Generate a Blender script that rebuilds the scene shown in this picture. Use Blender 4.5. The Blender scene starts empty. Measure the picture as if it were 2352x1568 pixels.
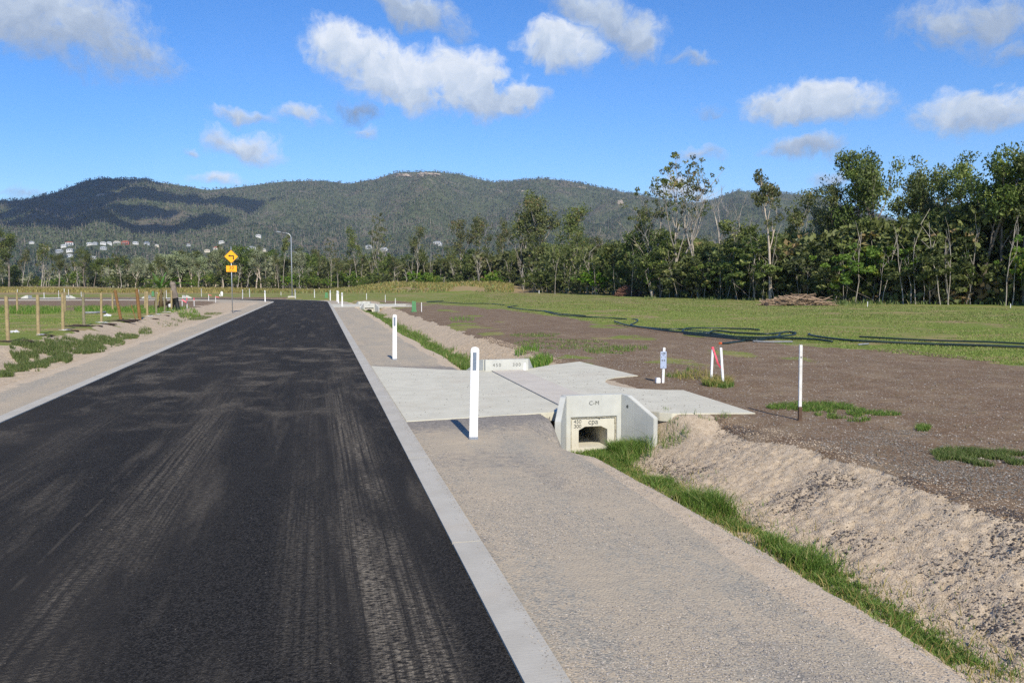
import bpy, bmesh, math, random
import numpy as np
from mathutils import Vector, Matrix
R = math.radians
sc = bpy.context.scene
COL = sc.collection
rng = np.random.default_rng(7)
random.seed(7)

# ---------------------------------------------------------------- camera, sky, sun
CAMH = 1.9
F = 3100/1.632653; CX, CY = 1176.0, 784.0        # reading coordinates of the photograph (2352 px wide)
PH = math.atan(220/3100); TH = math.atan(728/(3100*math.cos(PH)+220*math.sin(PH)))
cd = bpy.data.cameras.new('camera'); cam = bpy.data.objects.new('camera', cd); COL.objects.link(cam)
cd.sensor_width = 36; cd.lens = 36*3100/3840; cd.clip_start = 0.1; cd.clip_end = 30000
cam.location = (0, 0, CAMH); cam.rotation_euler = (math.pi/2-PH, 0, -TH)
sc.camera = cam
sc.view_settings.view_transform = 'Standard'; sc.view_settings.look = 'None'
sc.view_settings.exposure = 0.27; sc.view_settings.gamma = 1
sc.cycles.volume_bounces = 0; sc.cycles.max_bounces = 5; sc.cycles.use_denoising = False
sc.cycles.denoiser = 'OPENIMAGEDENOISE'; sc.cycles.denoising_input_passes = 'RGB_ALBEDO_NORMAL'; sc.cycles.denoising_prefilter = 'ACCURATE'
sc.cycles.volume_max_steps = 16; sc.cycles.transparent_max_bounces = 4

SUN_AZ = TH+math.pi-R(15.5)        # compass-like, clockwise from +Y; behind the camera and to its right
SUN_EL = R(39.5)
sd = bpy.data.lights.new('sun', 'SUN'); sun = bpy.data.objects.new('sun', sd); COL.objects.link(sun)
sd.energy = 4.7; sd.angle = R(0.55); sd.color = (1.0, 0.915, 0.75)
sv = Vector((math.sin(SUN_AZ)*math.cos(SUN_EL), math.cos(SUN_AZ)*math.cos(SUN_EL), math.sin(SUN_EL)))
sun.rotation_euler = sv.to_track_quat('Z', 'Y').to_euler()

world = bpy.data.worlds.new('World'); sc.world = world; world.use_nodes = True

class NT:
    """tiny node-tree writer"""
    def __init__(s, tree): s.t = tree; s.n = tree.nodes; s.l = tree.links
    def node(s, typ, ins=None, **props):
        n = s.n.new(typ)
        for k, v in props.items(): setattr(n, k, v)
        if ins:
            for k, v in ins.items():
                s.set(n.inputs[k], v)
        return n
    def set(s, sock, v):
        if isinstance(v, bpy.types.NodeSocket): s.l.new(v, sock)
        elif isinstance(v, bpy.types.Node): s.l.new(v.outputs[0], sock)
        elif v is not None:
            if isinstance(v, (tuple, list)) and len(v) == 3 and sock.type == 'RGBA': v = (*v, 1)
            sock.default_value = v
    def m(s, op, a, b=None, c=None, clamp=False):
        n = s.n.new('ShaderNodeMath'); n.operation = op; n.use_clamp = clamp
        s.set(n.inputs[0], a)
        if b is not None: s.set(n.inputs[1], b)
        if c is not None: s.set(n.inputs[2], c)
        return n.outputs[0]
    def ss(s, v, lo, hi, a=0.0, b=1.0):
        n = s.n.new('ShaderNodeMapRange'); n.interpolation_type = 'SMOOTHSTEP'
        s.set(n.inputs['Value'], v); n.inputs['From Min'].default_value = lo; n.inputs['From Max'].default_value = hi
        n.inputs['To Min'].default_value = a; n.inputs['To Max'].default_value = b
        return n.outputs[0]
    def mix(s, f, a, b, mode='MIX'):
        n = s.n.new('ShaderNodeMix'); n.data_type = 'RGBA'; n.blend_type = mode
        s.set(n.inputs[0], f); s.set(n.inputs[6], a); s.set(n.inputs[7], b)
        return n.outputs[2]
    def noise(s, scale, detail=4, rough=.55, vec=None, dist=0.0):
        n = s.n.new('ShaderNodeTexNoise'); n.inputs['Scale'].default_value = scale
        n.inputs['Detail'].default_value = detail; n.inputs['Roughness'].default_value = rough
        n.inputs['Distortion'].default_value = dist
        if vec is not None: s.set(n.inputs['Vector'], vec)
        return n.outputs[0]
    def vor(s, scale, vec=None, out='Distance', rnd=1.0, feature='F1'):
        n = s.n.new('ShaderNodeTexVoronoi'); n.feature = feature
        n.inputs['Scale'].default_value = scale; n.inputs['Randomness'].default_value = rnd
        if vec is not None: s.set(n.inputs['Vector'], vec)
        return n.outputs[out]
    def scl(s, vec, sx, sy, sz):
        n = s.n.new('ShaderNodeVectorMath'); n.operation = 'MULTIPLY'
        s.set(n.inputs[0], vec); n.inputs[1].default_value = (sx, sy, sz)
        return n.outputs[0]

def ray(u, v):
    x = (u-CX)/F; y = -(v-CY)/F
    f = math.cos(PH)+y*math.sin(PH); z = -math.sin(PH)+y*math.cos(PH)
    return (x*math.cos(TH)+f*math.sin(TH), -x*math.sin(TH)+f*math.cos(TH), z, f)

# sky: Nishita plus cumulus clouds placed by direction (azimuth, elevation in degrees)
def ae(u, v):
    r = ray(u, v); return math.degrees(math.atan2(r[0], r[1])), math.degrees(math.atan2(r[2], math.hypot(r[0], r[1])))
w = NT(world.node_tree); w.n.clear()
sky = w.node('ShaderNodeTexSky', sky_type='NISHITA', sun_disc=False, sun_elevation=SUN_EL, sun_rotation=SUN_AZ,
             air_density=1.0, dust_density=0.25, ozone_density=3.0, altitude=0)
hs = w.node('ShaderNodeHueSaturation', {'Saturation': 1.28, 'Value': 1.0, 'Color': sky.outputs[0]})
tint = w.mix(1.0, hs.outputs[0], (.71, .85, 1.10), 'MULTIPLY')
bg1 = w.node('ShaderNodeBackground', {'Color': tint, 'Strength': 0.125})
tc = w.node('ShaderNodeTexCoord')
nrm = w.node('ShaderNodeVectorMath', operation='NORMALIZE'); w.set(nrm.inputs[0], tc.outputs['Generated'])
sx = w.node('ShaderNodeSeparateXYZ', {0: nrm.outputs[0]})
az = w.m('MULTIPLY', w.m('ARCTAN2', sx.outputs[0], sx.outputs[1]), 57.29578)
el = w.m('MULTIPLY', w.m('ARCSINE', sx.outputs[2]), 57.29578)
pv = w.node('ShaderNodeCombineXYZ', {0: az, 1: el, 2: 0.0}).outputs[0]
def warp(vec, scale, amp, detail=3):
    n = w.node('ShaderNodeTexNoise', {'Vector': vec, 'Scale': scale, 'Detail': detail, 'Roughness': .6})
    a = w.node('ShaderNodeVectorMath', operation='SUBTRACT'); w.set(a.inputs[0], n.outputs['Color']); a.inputs[1].default_value = (.5, .5, .5)
    b = w.node('ShaderNodeVectorMath', operation='SCALE'); w.set(b.inputs[0], a.outputs[0]); b.inputs['Scale'].default_value = amp
    c = w.node('ShaderNodeVectorMath', operation='ADD'); w.set(c.inputs[0], vec); w.set(c.inputs[1], b.outputs[0])
    return c.outputs[0]
pw = warp(warp(pv, .22, 3.2), .9, 1.1)
CL = [  # u, v, half width, half height (px), tilt deg, density, whiteness
 (110, 45, 260, 80, 8, .72, .68), (290, 85, 100, 48, 30, .5, .6),
 (950, 15, 120, 42, 18, .75, .62), (900, 160, 165, 62, 16, 1.0, .95), (1080, 195, 150, 72, 10, 1.0, .88), (1180, 225, 80, 45, 0, .95, .8),
 (790, 115, 90, 45, 10, .9, .95),
 (1290, 108, 110, 46, 6, .95, .9), (1380, 40, 130, 42, 25, .75, .68), (1460, 90, 80, 46, 45, .7, .66), (1590, 138, 70, 16, 5, .45, .6),
 (560, 262, 70, 15, 14, .5, .8), (690, 272, 68, 20, 0, .5, .8), (820, 255, 60, 26, 0, .42, .22), (838, 305, 45, 17, 5, .5, .7),
 (500, 318, 42, 34, 20, .5, .85), (570, 342, 78, 34, 15, .6, .85), (445, 350, 22, 9, 0, .4, .7), (490, 422, 55, 14, 0, .5, .95),
 (1870, 235, 150, 42, 3, .95, .85), (2270, 250, 150, 46, 3, .9, .8), (2250, 40, 160, 44, 0, .65, .62), (2310, 112, 90, 22, 8, .35, .55),
 (1840, 338, 95, 22, 0, .7, .6), (1610, 350, 60, 22, 0, .5, .65), (1905, 398, 60, 16, 0, .5, .6), (1560, 440, 90, 30, 0, .6, .9), (1630, 250, 50, 12, 0, .3, .5),
 (60, 435, 60, 12, 0, .3, .6)]
acc = None; wacc = None; wsum = None
shade = None
for (cu, cv, hw, hh, tilt, den, wht) in CL:
    a0, e0 = ae(cu, cv); k = 1/0.0302/1.0
    rw = math.degrees(hw/F)*1.2; rh = math.degrees(hh/F)*1.38
    mp = w.node('ShaderNodeMapping', vector_type='TEXTURE')
    w.set(mp.inputs['Vector'], pw); mp.inputs['Location'].default_value = (a0, e0, 0)
    mp.inputs['Rotation'].default_value = (0, 0, R(-tilt)); mp.inputs['Scale'].default_value = (rw, rh, 1)
    ln = w.node('ShaderNodeVectorMath', operation='LENGTH'); w.set(ln.inputs[0], mp.outputs[0])
    f = w.m('SUBTRACT', 1.0, ln.outputs['Value'])
    f = w.m('MULTIPLY', w.m('MAXIMUM', f, 0.0), den)
    s_ = w.node('ShaderNodeSeparateXYZ', {0: mp.outputs[0]})
    wy = w.m('MULTIPLY', f, w.m('ADD', wht-.1, w.m('MULTIPLY', s_.outputs[1], .34)))
    acc = f if acc is None else w.m('MAXIMUM', acc, f)
    wsum = f if wsum is None else w.m('ADD', wsum, f)
    wacc = wy if wacc is None else w.m('ADD', wacc, wy)
fine = w.noise(1.1, 7, .6, pv)
det = w.noise(3.5, 5, .6, pw)
body = w.m('ADD', acc, w.m('MULTIPLY', w.m('SUBTRACT', fine, .5), .36))
body = w.m('ADD', body, w.m('MULTIPLY', w.m('SUBTRACT', det, .5), .26))
mask = w.ss(body, .0, .50)
mask = w.m('MULTIPLY', mask, w.ss(acc, 0.0, .10))
mask = w.m('MULTIPLY', mask, .96)
wh = w.m('DIVIDE', wacc, w.m('MAXIMUM', wsum, .001))
wh = w.m('ADD', wh, w.m('MULTIPLY', w.m('SUBTRACT', w.noise(.9, 4, .55, pw), .5), .5), clamp=True)
cc = w.node('ShaderNodeValToRGB', {'Fac': wh})
cr = cc.color_ramp; cr.elements[0].position = 0.0; cr.elements[0].color = (.17, .26, .43, 1)
cr.elements[1].position = 1.0; cr.elements[1].color = (.85, .90, .98, 1)
e = cr.elements.new(.5); e.color = (.40, .49, .64, 1)
e = cr.elements.new(.75); e.color = (.60, .69, .82, 1)
bg2 = w.node('ShaderNodeBackground', {'Color': cc.outputs[0], 'Strength': 0.86})
mx = w.node('ShaderNodeMixShader', {0: mask, 1: bg1.outputs[0], 2: bg2.outputs[0]})
wo = w.node('ShaderNodeOutputWorld', {'Surface': mx.outputs[0]})
world.cycles.sampling_method = 'MANUAL'; world.cycles.sample_map_resolution = 512

# ---------------------------------------------------------------- numeric helpers
def _h(ix, iy, seed):
    n = (ix.astype(np.int64)*374761393 + iy.astype(np.int64)*668265263 + seed*1442695041) & 0xffffffff
    n = ((n ^ (n >> 13))*1274126177) & 0xffffffff
    return ((n ^ (n >> 16)) & 0xffff)/65535.0
def vn(x, y, seed=0):
    x = np.asarray(x, float); y = np.asarray(y, float)
    xi = np.floor(x); yi = np.floor(y); fx = x-xi; fy = y-yi
    fx = fx*fx*(3-2*fx); fy = fy*fy*(3-2*fy)
    a = _h(xi, yi, seed); b = _h(xi+1, yi, seed); c = _h(xi, yi+1, seed); d = _h(xi+1, yi+1, seed)
    return (a*(1-fx)+b*fx)*(1-fy)+(c*(1-fx)+d*fx)*fy
def fbm(x, y, o=4, seed=0, g=.5):
    s = 0; a = 1; t = 0
    for i in range(o):
        s = s+a*vn(x*2**i+i*17.3, y*2**i-i*9.1, seed+i); t += a; a *= g
    return s/t
def sstep(v, a, b):
    t = np.clip((v-a)/(b-a), 0, 1); return t*t*(3-2*t)
def at(u, v, z=0.0):
    r = ray(u, v); t = (z-CAMH)/r[2]
    return (r[0]*t, r[1]*t)
def pip(x, y, poly):
    ins = np.zeros(np.shape(x), bool); n = len(poly)
    for i in range(n):
        x1, y1 = poly[i]; x2, y2 = poly[(i+1) % n]
        c = ((y1 > y) != (y2 > y)) & (x < (x2-x1)*(y-y1)/((y2-y1) if y2 != y1 else 1e-9)+x1)
        ins ^= c
    return ins

# road frame: t = offset across (x on the straight), the far end bends left round BC
BC = (-22.0, 84.0); BA = R(80)
def road_t(x, y):
    dx = x-BC[0]; dy = y-BC[1]
    r = np.hypot(dx, dy); a = np.arctan2(dy, dx)
    lin = math.cos(BA)*dx+math.sin(BA)*dy-22
    return np.where(y <= BC[1], x, np.where(a < BA, r-22, lin))
def road_s(x, y):
    dx = x-BC[0]; dy = y-BC[1]; a = np.arctan2(dy, dx)
    return np.where(y <= BC[1], y, np.where(a < BA, 84+22*a, 84+22*BA+(-math.sin(BA)*dx+math.cos(BA)*dy)))
def road_p(s, t):
    if s <= 84: return (t, s)
    a = (s-84)/22
    if a < BA: return (BC[0]+(22+t)*math.cos(a), BC[1]+(22+t)*math.sin(a))
    e = s-84-22*BA
    return (BC[0]+(22+t)*math.cos(BA)-math.sin(BA)*e, BC[1]+(22+t)*math.sin(BA)+math.cos(BA)*e)
DRIVES = [(11.45, 17.5), (67.0, 74.5)]           # driveways over the right ditch (s from, to)
FARD = [(113.6, 117.6), (127.5, 132.0), (139, 143.6)]
SLAB_A = [(1.16, 11.40), (3.57, 11.72), (3.57, 17.5), (3.02, 17.66), (1.16, 19.0)]
SLAB_B = [(4.34, 11.68), (4.66, 11.42), (5.02, 11.19), (6.16, 10.95), (6.24, 13.46), (5.58, 13.80), (5.35, 14.1), (5.25, 14.55), (5.29, 14.97), (5.45, 15.40), (5.78, 15.72), (6.32, 15.93), (6.10, 18.95), (5.2, 18.28), (4.35, 17.45)]
def inter(v, xs, ys): return np.interp(v, xs, ys)
def gz(x, y, fine=True):
    x = np.asarray(x, float); y = np.asarray(y, float)
    t = road_t(x, y); s = road_s(x, y)
    tw = t+(fbm(x*.35, y*.35, 3, 5)-.5)*.5*sstep(np.abs(t+1.65), 3.2, 5)
    right = inter(tw, [0, 1.14, 3.1, 3.72, 4.15, 5.55, 6.3], [-.05, -.012, -.06, -.44, -.47, -.03, 0.0])
    hwp = inter(t, [0, 1.14, 2.75, 3.22, 3.45, 4.35, 5.2, 6.1], [-.05, -.012, -.05, -.50, -.60, -.60, -.20, 0.0])
    kh = np.zeros_like(t)
    for a, b in DRIVES: kh = np.maximum(kh, sstep(s, a-2.9, a-1.2)*(s < (a+b)/2))
    right = right*(1-kh)+hwp*kh
    shallow = inter(t, [0, 1.14, 1.3, 9], [-.05, -.012, -.01, -.006])
    fill = np.zeros_like(t)
    for a, b in DRIVES+FARD:
        fill = np.maximum(fill, np.where((s > a+.17) & (s < b+.1), 1.0, 0.0)*np.where((t > 3.3) & (t < 4.45), np.where((s > a+.4) & (s < b-.3), 1, 0), 1.0))
        fill = np.maximum(fill, sstep(s, a-1.15, a-.30)*sstep(-s, -b-.5, -b)*sstep(-t, -3.32, -3.12))
        fill = np.maximum(fill, sstep(s, a-1.1, a-.45)*sstep(-s, -b-2.2, -b)*sstep(t-.46*np.clip(a+.12-s, 0, .72), 4.60, 4.88))
    right = right*(1-fill)+shallow*fill
    und = pip(x, y, SLAB_A) | pip(x, y, SLAB_B) | ((s > 67.2) & (s < 74.3) & (t > 1.2) & (t < 7.4))
    right = np.where(und, np.minimum(right, -.05), right)
    for a, b in DRIVES: right = np.where((np.abs(t-3.935) < .36) & (s > a+.12) & (s < b+.1), -.78, right)
    left = inter(-tw, [3.3, 4.44, 5.9, 6.7, 8.0, 9.35, 10.2], [-.05, -.012, -.05, -.36, -.38, .0, .02])
    lf = sstep(s, 70, 84); left = left*(1-lf)+inter(-tw, [3.3, 4.44, 10], [-.05, -.012, -.02])*lf
    z = np.where(t > -1.65, right, left)
    z = np.where((t > -4.40) & (t < 1.10), -.08, z)
    off = sstep(np.abs(t+1.65), 3.0, 3.6)
    # far country
    d = np.hypot(x, y)
    z = z+.28*sstep(d, 112, 240)*sstep(-t, -120, 30)+ (fbm(x*.02, y*.02, 3, 9)-.5)*.25*sstep(d, 70, 160)
    return z
def gzs(x, y): return float(gz(np.array([x]), np.array([y]))[0])
def atg(u, v):
    z = 0.0
    for i in range(12):
        x, y = at(u, v, z); z = .5*z+.5*gzs(x, y)
    return x, y, gzs(x, y)
def posd(u, D):
    r = ray(u, 649.3); k = D/r[3]; return r[0]*k, r[1]*k
def depth(x, y): return x*math.sin(TH)+y*math.cos(TH)
def ztop(u, v, D):
    r = ray(u, v); return CAMH+D*r[2]/r[3]
def S(u, v): return u/1.632653, v/1.632653           # full-size photo px -> reading px

# ---------------------------------------------------------------- object helpers
def link(name, me, mat=None, parent=None, loc=None):
    o = bpy.data.objects.new(name, me); COL.objects.link(o)
    if mat is not None and me is not None and len(me.materials) == 0:
        for m_ in (mat if isinstance(mat, (list, tuple)) else [mat]): me.materials.append(m_)
    if parent is not None: o.parent = parent
    if loc is not None: o.location = loc
    return o
def tag(o, label=None, cat=None, group=None, kind=None):
    if label: o['label'] = label
    if cat: o['category'] = cat
    if group: o['group'] = group
    if kind: o['kind'] = kind
    return o
def empty(name, loc=(0, 0, 0), rz=0, **k):
    o = bpy.data.objects.new(name, None); COL.objects.link(o); o.location = loc; o.rotation_euler = (0, 0, rz)
    o.empty_display_size = .1
    return tag(o, **k)
def copy_tree(o, parent=None):
    c = o.copy(); COL.objects.link(c)
    if parent is not None: c.parent = parent
    for ch in list(o.children): copy_tree(ch, c)
    return c
def np_mesh(name, V, faces_n, idx, mats=None, attr=None, smooth=False):
    """V (n,3); idx flat loop vertex indices; faces_n ints per face (scalar=all)"""
    me = bpy.data.meshes.new(name)
    V = np.asarray(V, np.float32); idx = np.asarray(idx, np.int32).ravel()
    nf = len(idx)//faces_n
    me.vertices.add(len(V)); me.vertices.foreach_set('co', V.ravel())
    me.loops.add(len(idx)); me.loops.foreach_set('vertex_index', idx)
    me.polygons.add(nf); me.polygons.foreach_set('loop_start', np.arange(nf, dtype=np.int32)*faces_n)
    try: me.polygons.foreach_set('loop_total', np.full(nf, faces_n, np.int32))
    except Exception: pass
    if attr is not None:
        for an, av in attr.items():
            if av.ndim == 1:
                a = me.attributes.new(an, 'FLOAT', 'POINT'); a.data.foreach_set('value', av.astype(np.float32))
            else:
                a = me.attributes.new(an, 'FLOAT_COLOR', 'POINT'); a.data.foreach_set('color', av.astype(np.float32).ravel())
    me.update(calc_edges=True); me.validate()
    me.polygons.foreach_set('use_smooth', np.full(nf, smooth))
    return me
class MB:
    """collects simple solids into one mesh"""
    def __init__(s): s.v = []; s.f = []
    def add(s, vs, fs):
        b = len(s.v); s.v += [tuple(v) for v in vs]; s.f += [tuple(i+b for i in f) for f in fs]; return s
    def box(s, c, d, M=None):
        x, y, z = d[0]/2, d[1]/2, d[2]/2
        vs = [Vector((c[0]+i*x, c[1]+j*y, c[2]+k*z)) for k in (-1, 1) for j in (-1, 1) for i in (-1, 1)]
        if M: vs = [M @ v for v in vs]
        return s.add(vs, [(0, 2, 3, 1), (4, 5, 7, 6), (0, 1, 5, 4), (2, 6, 7, 3), (0, 4, 6, 2), (1, 3, 7, 5)])
    def prism(s, pts, a, b, M=None, bev=0):
        """pts 2-D polygon (ccw) in local xz, extruded along local y from a to b"""
        n = len(pts)
        vs = [Vector((p[0], a, p[1])) for p in pts]+[Vector((p[0], b, p[1])) for p in pts]
        if M: vs = [M @ v for v in vs]
        return s.add(vs, [tuple(range(n)), tuple(range(2*n-1, n-1, -1))]+[(i, i+n, (i+1) % n+n, (i+1) % n) for i in range(n)])
    def slab(s, pts, z0, z1):
        n = len(pts)
        vs = [(p[0], p[1], z0) for p in pts]+[(p[0], p[1], z1) for p in pts]
        return s.add(vs, [tuple(range(n-1, -1, -1)), tuple(range(n, 2*n))]+[(i, (i+1) % n, (i+1) % n+n, i+n) for i in range(n)])
    def tube(s, pts, rad, n=6, caps=True):
        pts = [Vector(p) for p in pts]; rings = []
        if not hasattr(rad, '__len__'): rad = [rad]*len(pts)
        up = None
        for i, p in enumerate(pts):
            d = (pts[min(i+1, len(pts)-1)]-pts[max(i-1, 0)]).normalized()
            if up is None: up = d.orthogonal().normalized()
            up = (up-d*up.dot(d)).normalized(); sd_ = d.cross(up)
            rings.append([p+(up*math.cos(2*math.pi*k/n)+sd_*math.sin(2*math.pi*k/n))*rad[i] for k in range(n)])
        vs = [v for r_ in rings for v in r_]; fs = []
        for i in range(len(pts)-1):
            for k in range(n):
                a = i*n+k; b = i*n+(k+1) % n
                fs.append((a, b, b+n, a+n))
        if caps: fs += [tuple(range(n-1, -1, -1)), tuple(range((len(pts)-1)*n, len(pts)*n))]
        return s.add(vs, fs)
    def build(s, name, mat=None, parent=None, smooth=False, bevel=0, loc=None):
        me = bpy.data.meshes.new(name); me.from_pydata(s.v, [], s.f); me.update()
        if bevel:
            bm = bmesh.new(); bm.from_mesh(me); bmesh.ops.remove_doubles(bm, verts=bm.verts, dist=1e-5)
            bmesh.ops.bevel(bm, geom=bm.edges[:], offset=bevel, segments=2, affect='EDGES', clamp_overlap=True)
            bm.to_mesh(me); bm.free()
        bm = bmesh.new(); bm.from_mesh(me); bmesh.ops.recalc_face_normals(bm, faces=bm.faces); bm.to_mesh(me); bm.free()
        if smooth: me.polygons.foreach_set('use_smooth', [True]*len(me.polygons))
        return link(name, me, mat, parent, loc)
def text_mesh(txt, size, thick=.002, spacing=1.0):
    cu = bpy.data.curves.new('txt', 'FONT'); cu.body = txt; cu.size = size; cu.extrude = thick; cu.align_x = 'CENTER'; cu.align_y = 'CENTER'
    cu.space_character = spacing
    o = bpy.data.objects.new('txt', cu); COL.objects.link(o); bpy.context.view_layer.update()
    me = bpy.data.meshes.new_from_object(o.evaluated_get(bpy.context.evaluated_depsgraph_get()))
    bpy.data.objects.remove(o); bpy.data.curves.remove(cu); return me

# ---------------------------------------------------------------- materials
def mat(name): 
    m = bpy.data.materials.new(name); m.use_nodes = True; t = NT(m.node_tree); t.n.clear()
    return m, t
def out(t, shader, disp=None):
    o = t.node('ShaderNodeOutputMaterial', {'Surface': shader})
def pbsdf(t, col, rough=.8, normal=None, metal=0.0, spec=.4):
    n = t.node('ShaderNodeBsdfPrincipled', {'Base Color': col, 'Roughness': rough, 'Metallic': metal, 'Specular IOR Level': spec})
    if normal is not None: t.set(n.inputs['Normal'], normal)
    return n.outputs[0]
def bump(t, h, dist=.01, strength=1.0):
    return t.node('ShaderNodeBump', {'Height': h, 'Distance': dist, 'Strength': strength}).outputs[0]
def wpos(t): return t.node('ShaderNodeTexCoord').outputs['Object']
def simple(name, col, rough=.6, var=.12, scale=8, metal=0.0, bmp=.002, spec=.4, col2=None):
    m, t = mat(name); p = wpos(t)
    n = t.noise(scale, 5, .6, p)
    c = t.mix(t.ss(n, .3, .7), tuple(x*(1-var) for x in col), tuple(min(1, x*(1+var)) for x in col))
    if col2: c = t.mix(t.ss(t.noise(scale*.35, 4, .65, p), .52, .68), c, col2)
    out(t, pbsdf(t, c, rough, bump(t, t.noise(scale*6, 3, .6, p), bmp), metal, spec)); return m

# asphalt with wheel tracks of pale dust
M = {}
m, t = mat('asphalt'); p = wpos(t); sp = t.node('ShaderNodeSeparateXYZ', {0: p})
X, Y = sp.outputs[0], sp.outputs[1]
fine_ = t.noise(140, 3, .7, p); vcol = t.vor(95, p)
chip = t.node('ShaderNodeSeparateColor', {0: t.vor(110, p, 'Color')}).outputs[0]
base = t.mix(t.ss(t.m('ADD', t.m('MULTIPLY', fine_, .5), t.m('MULTIPLY', chip, .5)), .3, .85), (.009, .0085, .008), (.062, .057, .052))
base = t.mix(t.ss(t.noise(.6, 4, .6, t.scl(p, 1, .25, 1)), .4, .7), base, (.036, .0325, .029))
lowx = t.noise(1.0, 2, .5, t.scl(p, .05, .12, 1))
xx = t.m('ADD', X, t.m('MULTIPLY', t.m('SUBTRACT', lowx, .5), .9))
def band(c, w_): return t.ss(t.m('ABSOLUTE', t.m('SUBTRACT', xx, c)), w_*.35, w_, 1, 0)
near = t.ss(Y, 6, 27, 1, .12)
tr = t.m('MULTIPLY', band(.38, .33), 1.2)
tr = t.m('MAXIMUM', tr, t.m('MULTIPLY', band(-1.45, .42), .75))
tr = t.m('MAXIMUM', tr, t.m('MULTIPLY', band(-.15, .25), .4))
tr = t.m('MAXIMUM', tr, t.m('MULTIPLY', band(-3.0, .40), .42))
tread = t.noise(1, 3, .6, t.scl(p, 34, .30, 1))
patch = t.noise(1.0, 4, .65, t.scl(p, .9, .28, 1))
grain = t.noise(1, 3, .7, t.scl(p, 20, 52, 1))
tr = t.m('MULTIPLY', tr, t.m('MULTIPLY', t.ss(tread, .28, .70), t.ss(patch, .34, .56)))
tr = t.m('MULTIPLY', tr, t.ss(grain, .40, .62))
tr = t.m('MULTIPLY', tr, near)
# cross patches of dust between 13 and 30 m
pb = t.noise(1.0, 5, .65, t.scl(p, 1.1, .75, 1)); win = t.m('MULTIPLY', t.ss(Y, 9, 13.5), t.ss(Y, 22, 31, 1, 0))
tp = t.m('MULTIPLY', t.m('MULTIPLY', t.ss(pb, .46, .70), win), t.ss(grain, .38, .66))
st = t.ss(t.m('ABSOLUTE', t.m('SUBTRACT', Y, t.m('ADD', 24.2, t.m('MULTIPLY', X, -.5)))), .15, .9, 1, 0)
st = t.m('MULTIPLY', t.m('MULTIPLY', st, t.ss(t.noise(1.4, 4, .6, p), .42, .6)), t.ss(X, -2.6, -1.2))
fs_ = t.m('MULTIPLY', t.ss(t.noise(1, 4, .6, t.scl(p, .25, .8, 1)), .60, .72), t.ss(Y, 60, 85, 0, .35))
gen = t.m('MULTIPLY', t.ss(t.noise(1, 5, .65, t.scl(p, 2.2, .22, 1)), .50, .72), t.m('MULTIPLY', t.ss(grain, .32, .7), .50))
specks = t.ss(t.vor(5.5, t.scl(p, 1, .8, 1)), .0, .052, 1, 0)
specks = t.m('MULTIPLY', specks, t.ss(t.noise(1.5, 2, .5, p), .45, .6))
seam = t.m('MULTIPLY', t.ss(t.m('ABSOLUTE', t.m('ADD', X, 1.88)), .004, .022, 1, 0), t.ss(t.noise(3, 3, .6, p), .38, .6))
dust = t.m('MAXIMUM', t.m('MAXIMUM', t.m('MULTIPLY', seam, .16), t.m('MAXIMUM', tr, t.m('MULTIPLY', tp, .85))), t.m('MAXIMUM', t.m('MULTIPLY', st, .55), t.m('MAXIMUM', fs_, t.m('MAXIMUM', gen, t.m('MULTIPLY', specks, .45)))))
colr = t.mix(t.m('MULTIPLY', dust, .95), base, (.27, .23, .175))
out(t, pbsdf(t, colr, .9, bump(t, t.m('ADD', fine_, t.vor(110, p)), .008, 1.0), spec=.12)); M['asphalt'] = m

def concrete(name, c1, c2, stain=.25):
    m, t = mat(name); p = wpos(t)
    n = t.noise(2.3, 6, .6, p); f = t.noise(60, 4, .7, p)
    c = t.mix(t.ss(n, .3, .72), c1, c2)
    c = t.mix(t.m('MULTIPLY', t.ss(f, .5, .75), .25), c, tuple(x*.78 for x in c1))
    s = t.noise(1, 5, .6, t.scl(p, 14, 1.4, 1.2))
    c = t.mix(t.m('MULTIPLY', t.ss(s, .55, .75), stain), c, tuple(x*.72 for x in c2))
    v = t.ss(t.vor(9, p), 0, .045, 1, 0); v = t.m('MULTIPLY', v, t.ss(t.noise(1.2, 2, .5, p), .5, .6))
    c = t.mix(t.m('MULTIPLY', v, .7), c, (.10, .08, .06))
    br = t.noise(1, 3, .6, t.scl(p, 3, 90, 1))
    c = t.mix(t.m('MULTIPLY', t.ss(br, .4, .7), .16), c, tuple(x*.7 for x in c1))
    d_ = t.ss(t.noise(.9, 5, .65, p), .50, .72); c = t.mix(t.m('MULTIPLY', d_, .28), c, (.40, .32, .23))
    out(t, pbsdf(t, c, .85, bump(t, t.m('ADD', f, br), .003, .6), spec=.3)); return m
M['slab'] = concrete('slab_concrete', (.52, .495, .40), (.60, .572, .465))
M['lid'] = concrete('culvert_lid_concrete', (.50, .455, .385), (.57, .52, .445), .3)
M['kerb'] = concrete('kerb_concrete', (.405, .38, .325), (.475, .45, .39), .22)
M['precast'] = concrete('precast_concrete', (.45, .455, .42), (.55, .555, .51), .35)
M['precast_cream'] = concrete('box_concrete', (.54, .52, .43), (.64, .615, .52), .4)
M['grout'] = simple('grout', (.36, .33, .25), .9, .3, 20)
M['stencil'] = simple('stencil_paint', (.10, .105, .10), .8, .4, 60)
M['white_pvc'] = simple('white_plastic', (.76, .76, .76), .4, .03, 3, bmp=.0003, col2=(.66, .65, .62))
M['white_paint'] = simple('white_painted_timber', (.66, .65, .62), .6, .1, 15, col2=(.5, .47, .42))
M['reflector'] = simple('reflector_grey', (.17, .21, .27), .3, .25, 160)
M['sleeve'] = simple('steel_sleeve', (.28, .31, .36), .45, .15, 60, metal=.4)
M['galv'] = simple('galvanised_steel', (.42, .44, .46), .42, .12, 20, metal=.6)
M['yellow'] = simple('sign_yellow', (.95, .42, .008), .45, .03, 4, bmp=.0003)
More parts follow.
